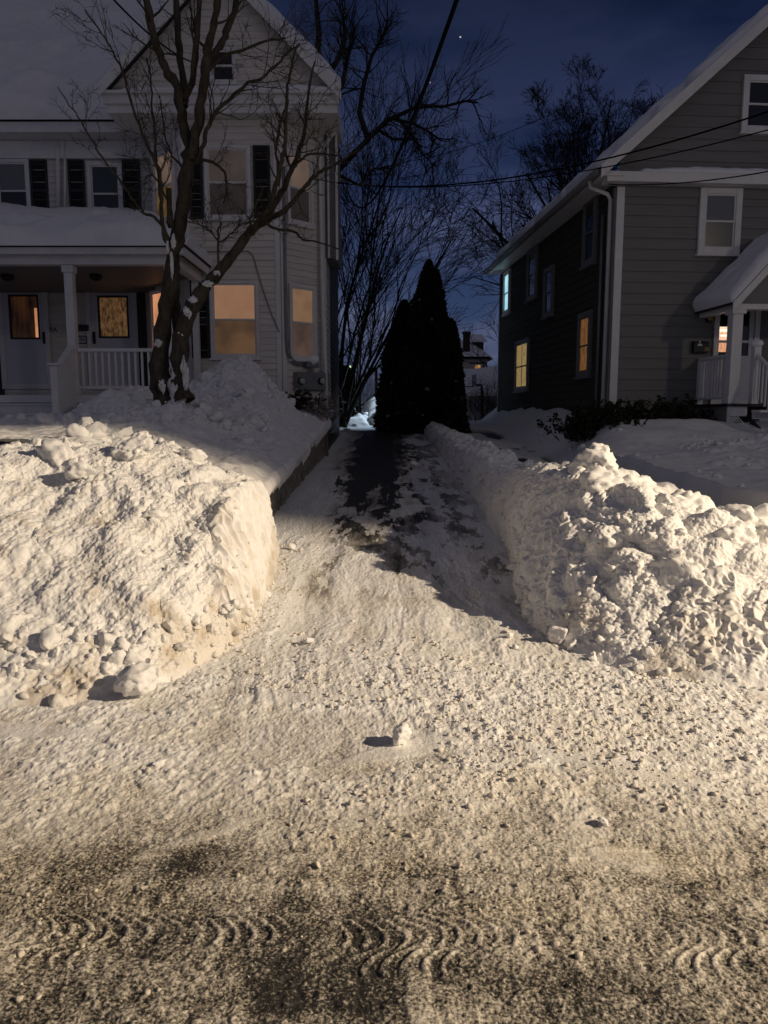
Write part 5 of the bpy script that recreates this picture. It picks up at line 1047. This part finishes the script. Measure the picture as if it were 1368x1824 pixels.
    # snow caught in the crotch, on the bark and round the foot
    for k, (px, py, w_, h_, dy, sd) in enumerate([(317, 698, 15, 44, -0.10, 1), (302, 728, 26, 12, -0.2, 2), (331, 672, 5, 24, -0.17, 3), (322, 596, 9, 9, -0.13, 4), (334, 556, 6, 11, -0.14, 5), (345, 535, 9, 6, -0.14, 6), (306, 470, 3, 22, -0.13, 7), (309, 432, 3, 12, -0.12, 8), (281, 610, 6, 7, -0.17, 9), (371, 505, 9, 6, -0.11, 10), (386, 487, 6, 5, -0.10, 11), (289, 690, 4, 12, -0.2, 12), (299, 440, 2.5, 10, -0.12, 13), (329, 655, 4, 18, -0.15, 14)]):
        v, f = chunk(640 + sd, 4, 5, 0.45, (1, 1, 1)); c = at(px, py, Y0 + dy); s = Y0 / F
        v = v * np.array([w_ * s, 0.05 if py < 640 else 0.12, h_ * s]) + np.array(c); npmesh('snow_cap', v, f, M['snow_soft'], root, attrs={'dirt': np.zeros(len(v))})
front_tree()

# ---- bare trees standing behind the houses
def big_tree(name, base, label, seed, H, spread, mx, trunk_r, n1, stems=None, up=0.06, kids=(4, 6), wig=0.12, group='bare trees behind the houses', l1=0.5, z0=0.35, flat=1.0, minr=0.008):
    r = random.Random(seed); out = []
    if stems is None:
        grow(out, r, base, (0.03, 0, 1), H * 0.62, trunk_r, 0, 2, 0.03, 0.02, (0, 0))
        pts = out[0][1]
        for k in range(n1):
            s = z0 + (1 - z0) * (k + 0.5) / n1; i = min(int(s * 6), 5); q = tuple(pts[i][j] + (pts[i + 1][j] - pts[i][j]) * (s * 6 - i) for j in range(3))
            a = 2.4 * k + r.uniform(-.4, .4); e = R(r.uniform(14, 46) + 34 * s); d = (math.cos(a) * math.cos(e), math.sin(a) * math.cos(e) * flat, math.sin(e))
            grow(out, r, q, d, spread * r.uniform(0.8, 1.15) * (1.15 - 0.35 * s), trunk_r * 0.45 * (1.1 - 0.5 * s), 1, mx, wig, up, kids, (22, 50), (0.48, 0.72))
    else:
        for d, L_, rad in stems: grow(out, r, (base[0] + r.uniform(-.25, .25), base[1] + r.uniform(-.3, .3), base[2]), nrm(d), L_, rad, 1, mx, wig, up, kids, (12, 38), (0.5, 0.75))
    out = [(a, b, [max(x, minr) for x in c], d) for a, b, c, d in out]
    return tree_obj(name, base, label, 'tree', out, 2, M['twig'], M['twig'], group)
big_tree('bare_tree', (9.3, 36.0, 0.6), 'wide bare tree rising behind the roof of the grey house', 21, 15.0, 7.0, 5, 0.34, 18, wig=0.085, up=0.035, kids=(5, 6), minr=0.0075, z0=0.30)
big_tree('bare_tree', (15.2, 42.0, 0.6), 'smaller bare treetop higher up beside the grey house roof', 23, 18.5, 6.0, 4, 0.26, 14, kids=(5, 7), wig=0.085, z0=0.5, group='bare trees behind the houses')
c = at(606, 735, 25.0)
big_tree('bare_tree', (c.x, 25.0, 0.9), 'slender upright bare tree behind the white house with arching twigs', 31, 9, 5, 4, 0.09, 0, stems=[((-0.15, 0, 1), 7.5, .07), ((0.05, .1, 1), 8.0, .075), ((0.16, -.1, 1), 8.2, .08), ((0.28, 0, 1), 7.8, .07), ((0.36, .15, 1), 7.0, .065), ((0.46, 0, 1), 6.0, .055), ((0.12, .3, 1), 7.0, .06), ((0.6, -.1, 1), 4.2, .045), ((-0.05, -.3, 1), 7.0, .06), ((0.24, .2, 1), 8.5, .06), ((-.3, .1, 1), 7, .06)], up=0.02, kids=(5, 7), wig=0.10, minr=0.0065)
def limb_tree():
    r = random.Random(41); Y0 = 21.5; out = []
    def path(pts, r0, r1, dy=0.0, tw=10, tl=1.2):
        n = len(pts); P = [tuple(at(px, py, Y0 + dy * i / (n - 1))) for i, (px, py) in enumerate(pts)]; rad = [(r0 + (r1 - r0) * i / (n - 1)) / F * Y0 for i in range(n)]
        out.append((1, P, rad, 7))
        for k in range(tw):
            i = r.randint(n // 3, n - 2); f = r.random(); q = tuple(P[i][j] + (P[i + 1][j] - P[i][j]) * f for j in range(3)); d = nrm(tuple(P[i + 1][j] - P[i][j] for j in range(3))); a = R(r.uniform(25, 70)); v = nrm((r.gauss(0, 1), r.gauss(0, 1), r.gauss(0, 1))); nd = nrm(tuple(d[j] * math.cos(a) + v[j] * math.sin(a) for j in range(3)))
            grow(out, r, q, nd, tl * r.uniform(0.5, 1.2), 0.022, 2, 4, 0.16, 0.0, (3, 5), (25, 55), (0.5, 0.75))
    path([(520, 740), (525, 560), (535, 400), (550, 260), (560, 160), (568, 60), (560, -30)], 15, 3, 0.5, 10, 1.6)
    path([(545, 330), (590, 318), (625, 280), (655, 248), (690, 215), (722, 200), (748, 188), (790, 190), (830, 180), (850, 183)], 5.5, 1.5, -1.0, 22, 0.9)
    path([(700, 212), (735, 220), (760, 232), (785, 250)], 3, 1.5, -.3, 9, 0.6); path([(708, 210), (730, 235), (745, 258), (752, 278), (770, 270)], 3, 1.3, -.3, 8, 0.5); path([(675, 232), (700, 248), (735, 248), (752, 262)], 3, 1.3, .2, 8, 0.5)
    path([(655, 248), (640, 200), (648, 150), (662, 100), (680, 70), (690, 40)], 5, 1.8, .6, 20, 1.0)
    path([(552, 240), (585, 200), (610, 150), (620, 100), (632, 50)], 6, 2, .6, 20, 1.1); path([(560, 160), (600, 110), (615, 70), (610, 20)], 6, 2, -.5, 18, 1.0); path([(600, 310), (640, 330), (665, 300), (700, 300)], 3, 1.3, .5, 12, 0.8)
    b = at(520, 740, Y0); tree_obj('bare_tree', (b.x, Y0, 0.9), 'large dark bare tree behind the white house with a long limb reaching right', 'tree', out, 2, M['twig'], M['twig'], 'bare trees behind the houses')
limb_tree()
# far thin trees at the horizon
for i, (px, Y, H, sp, lab) in enumerate([(885, 75, 11, 4.5, 'small far bare tree beside the roof of the hip roofed house'), (640, 60, 9, 4.5, 'low far bare tree at the end of the driveway gap')]):
    c = at(px, 720, Y); big_tree('bare_tree', (c.x, Y, 0.8), lab, 51 + i, H, sp, 3, 0.16, 9, kids=(6, 8), minr=0.012, z0=0.15)

# ---- black evergreens
def evergreen(px, Y, py_top, py_base, rpx, label, seed, n, group='columnar evergreens at the end of the driveway', pw=0.62, spires=1):
    r = np.random.RandomState(seed); t = at(px, py_top, Y); b = at(px, py_base, Y); H = t.z - b.z; Rm = rpx / F * Y
    root = empty('evergreen_tree', (t.x, Y, b.z), label, 'tree', group)
    mb = MB(); mb.tube([(t.x, Y, b.z - 0.3), (t.x, Y, b.z + H * .8)], [0.09, 0.02], 8); mb.build('trunk', M['twig'], root)
    # core volume keeps it opaque; sprays of flat leaf fans give the outline
    k = np.minimum(1, r.rand(n) ** 0.75); th_ = r.rand(n) * 2 * np.pi
    def prof(k): return np.clip((1 - k), 0, 1) ** pw * (0.82 + 0.18 * sm(0.0, 0.10, k))
    lobes = 1 + 0.16 * perlin(np.cos(th_) * 1.6, np.sin(th_) * 1.6, k * 7, seed) + 0.10 * perlin(np.cos(th_) * 4, np.sin(th_) * 4, k * 16, seed + 1)
    rad = Rm * prof(k) * lobes * (1 - 0.28 * r.rand(n) ** 2)
    C = np.stack([t.x + rad * np.cos(th_), Y + rad * np.sin(th_), b.z + k * H], -1)
    outd = np.stack([np.cos(th_) * 0.75, np.sin(th_) * 0.75, 0.75 + 0 * th_], -1) + 0.35 * r.normal(size=(n, 3)); outd /= np.linalg.norm(outd, axis=1, keepdims=True)
    sd = np.cross(outd, r.normal(size=(n, 3))); sd /= np.linalg.norm(sd, axis=1, keepdims=True)
    s = ((0.055 + 0.13 * r.rand(n) ** 2) * (0.35 + 0.65 * np.minimum(1, prof(k) * 1.6)))[:, None] * (1 if Rm > 0.5 else 0.7)
    tri = np.stack([C - outd * s * .6 - sd * s * .15, C + outd * s * .2 - sd * s * .55, C + outd * s * 1.4, C + outd * s * .2 + sd * s * .55], 1).reshape(-1, 3)
    Q = np.arange(n * 4).reshape(-1, 4); npmesh('crown', tri, Q, M['needle'], root, smooth=False)
    kk = np.linspace(0.0, 0.985, 34); tt = np.linspace(0, 2 * np.pi, 40, endpoint=False); K, T_ = np.meshgrid(kk, tt, indexing='ij'); rr = Rm * 0.80 * prof(K) * (1 + 0.16 * perlin(np.cos(T_) * 1.6, np.sin(T_) * 1.6, K * 7, seed) + .05 * perlin(np.cos(T_) * 6, np.sin(T_) * 6, K * 20, seed))
    npmesh('inner_foliage', np.stack([t.x + rr * np.cos(T_), Y + rr * np.sin(T_), b.z + K * H], -1).reshape(-1, 3), gridq(34, 40, True), M['needle'], root)
    # small cushions of snow held by the sprays
    m = max(5, int(15 * Rm)); vs, fs, off = [], [], 0
    for i in range(m):
        q = r.uniform(0.08, 0.9) if i % 4 else r.uniform(.05, .25); a = r.uniform(-2.9, -0.2); x = rm_ = Rm * prof(np.array([q]))[0] * 1.03
        v, f = LIB[2][r.randint(14)]; v = v * np.array([r.uniform(.04, .13), .06, r.uniform(.03, .10)]) + np.array([t.x + rm_ * math.cos(a), Y + rm_ * math.sin(a), b.z + q * H]); vs.append(v); fs.append(f + off); off += len(v)
    V = np.concatenate(vs); tag(npmesh('snow_specks', V, np.concatenate(fs), M['grey_snow'], root, attrs={'dirt': np.zeros(len(V))}), kind='stuff')
evergreen(764, 22.4, 464, 776, 62, 'tallest black cone shaped evergreen at the end of the driveway', 71, 26000, pw=0.74)
evergreen(720, 22.9, 536, 776, 50, 'black evergreen on the driveway side of the tallest cone', 72, 24000, pw=0.66)
evergreen(741, 22.6, 545, 774, 40, 'narrow black evergreen tucked in front of the tallest cone', 73, 10000, pw=0.75)
evergreen(803, 22.2, 568, 776, 28, 'narrow black evergreen on the grey house side of the tallest cone', 74, 12000, pw=0.5)
evergreen(779, 22.3, 482, 776, 44, 'second black spire leaning on the tallest cone', 75, 14000, pw=0.85)
evergreen(814, 20.8, 735, 795, 22, 'low dark evergreen bush at the foot of the black cones', 76, 4000, group='low shrubs', pw=0.4)
evergreen(612, 27.5, 652, 748, 24, 'rounded black evergreen behind the corner of the white house', 77, 9000, group='low shrubs', pw=0.35)
evergreen(596, 26.0, 640, 752, 18, 'black evergreen hugging the corner of the white house', 78, 6000, group='low shrubs', pw=0.35)

# ---- shrubs
def shrub(name, x, y, z, w_, h_, label, seed, n, m='twig', leaf=0, snow=0, depth=None, cat='shrub', fan=0.9):
    r = random.Random(seed); out = []
    for k in range(n):
        bx, by = x + r.gauss(0, w_ * .22), y + r.gauss(0, (depth or w_) * .22); d = nrm((r.gauss(0, fan * w_ / h_ * .6) + (bx - x) * .6, r.gauss(0, .35), 1))
        grow(out, r, (bx, by, z - 0.08), d, h_ * r.uniform(0.55, 1.0), r.uniform(.004, .009), 0, 2, 0.14, 0.03, (3, 5), (18, 50), (0.4, 0.7))
    root = empty(name, (x, y, z), label, cat); V, Q = tubes([(o[1], o[2], o[3] if o[0] else 5) for o in out]); npmesh('twigs', V, Q, M[m], root)
    rr = np.random.RandomState(seed)
    if leaf:
        ends = np.array([q for o in out for q in o[1][1:]]); C = ends[rr.choice(len(ends), leaf)] + rr.normal(size=(leaf, 3)) * 0.02; a = rr.normal(size=(leaf, 3)); a /= np.linalg.norm(a, axis=1, keepdims=True); b_ = np.cross(a, rr.normal(size=(leaf, 3))); b_ /= np.linalg.norm(b_, axis=1, keepdims=True); s = rr.uniform(.02, .045, (leaf, 1))
        npmesh('leaves', np.stack([C - a * s, C + b_ * s * .6, C + a * s, C - b_ * s * .6], 1).reshape(-1, 3), np.arange(leaf * 4).reshape(-1, 4), M['needle'], root, smooth=False)
    if snow:
        ends = np.array([o[1][-1] for o in out]); vs, fs, off = [], [], 0
        for i in rr.choice(len(ends), snow):
            v, f = LIB[2][rr.randint(14)]; v = v * rr.uniform(.02, .055) * np.array([1.3, 1, .8]) + ends[i] * np.array([1, 1, 1]) - np.array([0, 0, rr.uniform(0, .25) * h_]); vs.append(v); fs.append(f + off); off += len(v)
        V = np.concatenate(vs); tag(npmesh('snow_specks', V, np.concatenate(fs), M['grey_snow'], root, attrs={'dirt': np.zeros(len(V))}), kind='stuff')
    return root
shrub('dry_shrub', -1.42, 15.2, 1.02, 0.55, 0.85, 'dry snow laden shrub at the end of the stone wall by the downspout', 81, 60, 'wood', 0, 130, depth=1.0)
c = at(540, 712, 15.0); shrub('dry_shrub', c.x, 15.0, c.z - .1, 0.5, 0.35, 'small dark shrub under the electric meter box', 82, 30, 'twig', 500, 14)
shrub('dark_shrub', 3.95, 13.9, 1.0, 1.0, 0.62, 'leafy dark shrub at the corner of the grey house', 83, 90, 'twig', 9000, 0, depth=0.7)
shrub('dark_shrub', 5.3, 14.3, 1.08, 1.3, 0.60, 'spreading dark shrub against the grey house by its porch skirt', 84, 80, 'twig', 9000, 0, depth=0.5)
c = at(868, 752, 29.0); shrub('bare_shrub', c.x + .15, 29.0, 0.95, 1.3, 1.9, 'bare bushy shrub beside the far corner of the grey house', 85, 90, 'twig', 0, 10, fan=0.5)
c = at(648, 735, 36.0); shrub('bare_shrub', c.x - .2, 36.0, 1.2, 2.0, 2.3, 'brown bare brush at the far end beside the picket fence', 86, 130, 'wood', 0, 0)

# ------------------------------------------------------------------ far end of the lots
# picket fence
fr = empty('picket_fence', tuple(at(660, 738, 29.5)), 'pale picket fence on the snow heap, lit by a cold lamp', 'fence')
A, B_ = (at(650, 742, 31.5), at(650, 717, 31.5)), (at(674, 729, 28.5), at(674, 702, 28.5))
n = 8
for k in range(n):
    t = k / (n - 1); lo = A[0].lerp(B_[0], t); hi = A[1].lerp(B_[1], t); mb = MB(); mb.box(lo.x - 0.035, lo.x + 0.035, lo.y - .015, lo.y + .015, lo.z - .35, hi.z); mb.build('picket', M['white_trim'], fr)
for q in (0.25, 0.8):
    p0 = A[0].lerp(A[1], q); p1 = B_[0].lerp(B_[1], q); mb = MB(); mb.tube([p0 + Vector((0.03, .04, 0)), p1 + Vector((.03, .04, 0))], 0.03, 4); mb.build('fence_rail', M['white_trim'], fr)
c = at(671, 750, 42.0); tp = at(670, 655, 42.0); mb = MB(); mb.tube([(c.x, 42, c.z - .5), (tp.x, 42, tp.z)], [0.10, 0.08], 8); o = mb.build('utility_pole', M['twig'], None, smooth=True); tag(o, 'thin dark pole rising behind the picket fence', 'pole')
# distant yard lamp
c = at(622, 653, 62.0); yl = empty('yard_lamp', (c.x, 62, 0.8), 'far pair of pale green yard lights on a post behind the twigs', 'lamp'); mb = MB(); mb.tube([(c.x, 62.1, 0.5), (c.x, 62.1, c.z)], 0.06, 6); mb.build('lamp_post', M['twig'], yl)
M['lamp_glow'] = mat('lamp_glow', (0.8, 0.9, 0.7), emit=(0.75, 1.0, 0.62), estr=1.6)
for dx in (-0.14, 0.10): v, f = ICO[2]; npmesh('lamp_head', v * 0.085 + np.array([c.x + dx, 62.0, c.z]), f, M['lamp_glow'], yl)
# garage
def garage():
    Y = 46.0; g = empty('garage', tuple(at(860, 752, Y)), 'low garage with white frames and deep snow on its roof', 'garage')
    x0, x1 = at(800, 720, Y).x, at(925, 720, Y).x; z0 = 0.4; z1 = at(850, 699, Y).z; zt = at(850, 657, Y + 5).z
    mb = MB(); mb.box(x0, x1, Y, Y + 5, z0, z1); mb.build('wall', M['white_siding'], g)
    for a, b in ((834.5, 842), (844.5, 862), (866, 884)):
        mb = MB(); mb.box(at(a, 730, Y).x, at(b, 730, Y).x, Y - .05, Y - .01, z0, at(850, 705, Y).z); mb.build('garage_door', M['metal'], g)
    mb = MB(); mb.box(x0 - .2, x1 + .2, Y - .3, Y - .22, z1 - .22, z1 + .02); mb.build('fascia', M['white_trim'], g)
    slab([(x0 - .2, Y - .3, z1), (x1 + .2, Y - .3, z1), (x1 + .2, Y + 5, zt - .25), (x0 - .2, Y + 5, zt - .25)], .12).build('roof', M['shingle'], g)
    snow_layer((x0 - .2, Y - .3, z1 + .02), (x1 + .2, Y - .3, z1 + .02), (x1 + .2, Y + 5, zt - .24), (x0 - .2, Y + 5, zt - .24), .35, 60, 30, g, 91, edge=.5)
garage()
def hoop():
    Y = 40.0; h = empty('basketball_hoop', tuple(at(846, 752, Y)), 'basketball hoop on a pole in front of the snowy garage roof', 'basketball hoop')
    mb = MB(); q = [at(858.5, 757, Y), at(858.5, 690, Y), at(857, 686, Y), at(848, 686, Y)]; mb.tube(q, .06, 8); mb.build('pole', M['black'], h)
    p = [at(840.5, 668, Y - .1), at(847.5, 667, Y + .5), at(847.5, 687, Y + .5), at(840.5, 690, Y - .1)]; mb = MB(); bk = Vector((.04, .02, 0)); mb.add(p + [q_ + bk for q_ in p], [(0, 1, 2, 3), (7, 6, 5, 4), (0, 4, 5, 1), (1, 5, 6, 2), (2, 6, 7, 3), (3, 7, 4, 0)]); mb.build('backboard', M['metal'], h)
    cc = at(841, 689, Y - .1); mb = MB(); mb.tube([(cc.x - .22 + .22 * math.cos(a), Y - .3 + .22 * math.sin(a), cc.z) for a in np.linspace(0, 6.28, 16)], .018, 5); mb.build('rim', M['black'], h)
hoop()
def far_house():
    Y = 78.0; h = empty('distant_house', tuple(at(848, 700, Y)), 'distant hip roofed house with a chimney and one warm window', 'house')
    P = lambda px, py, d=0: at(px, py, Y + d)
    x0, x1 = P(800, 650).x, P(868, 650).x; z1 = P(845, 640).z
    mb = MB(); mb.box(x0, x1, Y, Y + 9, 0.4, z1); mb.build('wall', M['cream'], h)
    e0, e1 = P(795, 640), P(878, 640); ap = P(838, 607); apz = ap.z
    V = [(e0.x, Y - .5, z1), (e1.x, Y - .5, z1), (e1.x, Y + 9.5, z1), (e0.x, Y + 9.5, z1), (ap.x - .6, Y + 4.5, apz + .2), (ap.x + .2, Y + 4.5, apz + .2)]
    mb = MB(); mb.add(V, [(0, 1, 5, 4), (1, 2, 5), (2, 3, 4, 5), (3, 0, 4), (3, 2, 1, 0)]); rf = mb.build('roof', M['shingle'], h)
    mb = MB(); mb.add([(a, b, c + .25 if i < 4 else c + .3) for i, (a, b, c) in enumerate([(e0.x + .2, Y - .35, z1), (e1.x - .2, Y - .35, z1), (e1.x - .2, Y + 9.3, z1), (e0.x + .2, Y + 9.3, z1), V[4], V[5]])], [(0, 1, 5, 4), (1, 2, 5), (2, 3, 4, 5), (3, 0, 4)]); mb.build('roof_snow', M['snow_soft'], h)
    c0, c1 = P(826, 592, 1.0), P(837, 628, 1.0); mb = MB(); mb.box(c0.x, c1.x, Y + 1, Y + 1.7, c1.z - 1, c0.z); mb.box(c0.x - .08, c1.x + .08, Y + .92, Y + 1.78, c0.z - .15, c0.z + .08); mb.build('chimney', M['brick'], h)
    d0, d1 = P(838, 597, 6), P(860, 612, 6); mb = MB(); mb.box(d0.x, d1.x - .3, Y + 3, Y + 6, d1.z - 1.2, d1.z); mb.build('dormer', M['shingle'], h); slab([(d0.x - .3, Y + 2.6, d1.z), (d1.x, Y + 2.6, d1.z), (d1.x - .25, Y + 5, d0.z), (d0.x - .3, Y + 5, d0.z)], .15).build('dormer_roof', M['snow_soft'], h)
    Wd = Wall((x0, Y), (1, 0)); mb = MB(); a0, a1, zz0, zz1 = Wd.rect(836, 646, 866, 648); Wd.box(mb, a0, a1, .01, .08, zz0, zz1); mb.build('band', M['brick'], h)
    window(Wd, Wd.rect(846, 650, 856, 664), h, 'far_lit', 'far_lit', .1); window(Wd, Wd.rect(859, 650, 863, 664), h, 'glass', 'glass', .08)
M['cream'] = mat('cream_wall', (0.42, 0.37, 0.28), 0.6, var=.1)
M['far_lit'] = lit('far_lit_window', (0.6, 0.30, 0.10), (0.35, 0.16, 0.05), 0.8, 3)
far_house()

# ------------------------------------------------------------------ overhead cables
def cable(p0, p1, sag, r_, label, n=40):
    p0, p1 = Vector(p0), Vector(p1); pts = [p0.lerp(p1, i / n) - Vector((0, 0, sag * 4 * (i / n) * (1 - i / n))) for i in range(n + 1)]
    mb = MB(); mb.tube(pts, r_, 6); o = mb.build('overhead_cable', M['cable'], None, smooth=True); return tag(o, label, 'cable', 'overhead cables')
hs = at(604, 262, 16.2)
cable(hs, at(838, -70, 2.6) + Vector((0.0, 0, 0)), 0.95, 0.0085, 'thick service cable dropping from the top edge to the white house corner')
cable(at(600, 325, 16.25), at(1480, 160, 9.0), 0.42, 0.011, 'upper long cable crossing the gap and the grey gable')
cable(at(600, 326, 16.25), at(1480, 200, 9.4), 0.36, 0.008, 'thinner cable just below the long one, in front of the grey gable')
cable(at(1084, 328, 14.6), at(1500, 278, 10.0), 0.12, 0.009, 'short cable running from the grey house corner board')
cable(at(700, 292, 26), at(1010, 190, 20), 0.2, 0.008, 'faint cable high in the gap in front of the bare tree')
cable(at(345, 112, 15.0), at(150, -60, 9.5), 0.15, 0.012, 'thin cable behind the front yard tree across the snowy roof')
# ------------------------------------------------------------------ camera, light, world
cam = bpy.data.cameras.new('camera'); co = bpy.data.objects.new('camera', cam); COL.objects.link(co)
cam.sensor_fit = 'VERTICAL'; cam.sensor_height = 24.0; cam.lens = 24.0 * F / 1824.0; cam.clip_end = 2000; cam.clip_start = 0.05
co.location = (0, 0, EYE); co.rotation_euler = (R(90) - PITCH, 0, 0); scene.camera = co
def lamp(name, kind, loc, target, energy, color, **k):
    l = bpy.data.lights.new(name, kind); l.energy = energy; l.color = color
    for a, b in k.items(): setattr(l, a, b)
    o = bpy.data.objects.new(name, l); COL.objects.link(o); o.location = loc
    if target is not None: o.rotation_euler = (Vector(target) - Vector(loc)).to_track_quat('-Z', 'Y').to_euler()
    return o
LP = (13.2, -0.4, 7.4)
WARM = (1.0, 0.805, 0.575)
lamp('street_lamp_light', 'SPOT', LP, (1.0, 3.3, 0.3), 13000, WARM, spot_size=R(33), spot_blend=0.45, shadow_soft_size=0.10)
lamp('street_lamp_spill', 'SPOT', LP, (8.0, 4.0, -2.0), 620, (1.0, 0.87, 0.70), shadow_soft_size=0.25, spot_size=R(160), spot_blend=0.9)
lamp('yard_flood_light', 'SPOT', (2.2, 27.8, 3.6), (-0.7, 27.4, 1.2), 900, (0.62, 0.80, 1.0), spot_size=R(92), spot_blend=0.6, shadow_soft_size=0.1)
w = bpy.data.worlds.new('World'); scene.world = w; w.use_nodes = True; nt = w.node_tree; N, L = nt.nodes, nt.links
bg = N['Background']; tc = N.new('ShaderNodeTexCoord'); nm = N.new('ShaderNodeVectorMath'); nm.operation = 'NORMALIZE'; L.new(tc.outputs['Generated'], nm.inputs[0])
sx = N.new('ShaderNodeSeparateXYZ'); L.new(nm.outputs[0], sx.inputs[0])
sky = ramp(N, L, sx.outputs[2], [(0.0, (0.064, 0.082, 0.145)), (0.12, (0.048, 0.070, 0.142)), (0.24, (0.029, 0.045, 0.110)), (0.36, (0.011, 0.019, 0.054)), (0.46, (0.006, 0.011, 0.034)), (0.62, (0.020, 0.026, 0.050)), (1.0, (0.038, 0.043, 0.068))])  # zenith stops raised out of view, added fill for level snow
# thin cloud
mp = N.new('ShaderNodeMapping'); mp.inputs['Scale'].default_value = (1.2, 1.2, 4.0); mp.inputs['Rotation'].default_value = (0, R(24), 0); L.new(nm.outputs[0], mp.inputs['Vector'])
cn = N.new('ShaderNodeTexNoise'); cn.inputs['Scale'].default_value = 2.6; cn.inputs['Detail'].default_value = 6; cn.inputs['Roughness'].default_value = 0.5; L.new(mp.outputs[0], cn.inputs['Vector'])
cr = ramp(N, L, cn.outputs['Fac'], [(0.40, (0.62, 0.70, 0.78)), (0.60, (1.85, 1.55, 1.35))])
ml = N.new('ShaderNodeMix'); ml.data_type = 'RGBA'; ml.blend_type = 'MULTIPLY'; ml.inputs[0].default_value = 1; L.new(sky.outputs[0], ml.inputs[6]); L.new(cr.outputs[0], ml.inputs[7])
# unseen fill glow added over the street side of the sky
gl = N.new('ShaderNodeMapRange'); L.new(sx.outputs[1], gl.inputs['Value']); gl.inputs['From Min'].default_value = 0.15; gl.inputs['From Max'].default_value = -0.6; gl.inputs['To Min'].default_value = 0; gl.inputs['To Max'].default_value = 1
ad = N.new('ShaderNodeMix'); ad.data_type = 'RGBA'; ad.blend_type = 'ADD'; L.new(gl.outputs[0], ad.inputs[0]); L.new(ml.outputs[2], ad.inputs[6]); ad.inputs[7].default_value = (0.060, 0.051, 0.044, 1)
last = ad.outputs[2]
for px, py, s, rad in ((820, 66, 0.8, 0.00085), (766, 147, 0.35, 0.0007)):
    u, dy, dz = ray(px, py); d = Vector((u, dy, dz)).normalized()
    ds = N.new('ShaderNodeVectorMath'); ds.operation = 'DISTANCE'; L.new(nm.outputs[0], ds.inputs[0]); ds.inputs[1].default_value = d
    lt = N.new('ShaderNodeMath'); lt.operation = 'LESS_THAN'; L.new(ds.outputs['Value'], lt.inputs[0]); lt.inputs[1].default_value = rad
    a2 = N.new('ShaderNodeMix'); a2.data_type = 'RGBA'; a2.blend_type = 'ADD'; L.new(lt.outputs[0], a2.inputs[0]); L.new(last, a2.inputs[6]); a2.inputs[7].default_value = (0.7 * s, 0.7 * s, 0.6 * s, 1); last = a2.outputs[2]
L.new(last, bg.inputs['Color']); bg.inputs['Strength'].default_value = 1.0
scene.view_settings.view_transform = 'Standard'; scene.view_settings.look = 'None'; scene.view_settings.exposure = 0; scene.view_settings.gamma = 1
scene.cycles.max_bounces = 5; scene.cycles.diffuse_bounces = 3; scene.cycles.use_denoising = True
scene.cycles.sample_clamp_indirect = 4.0
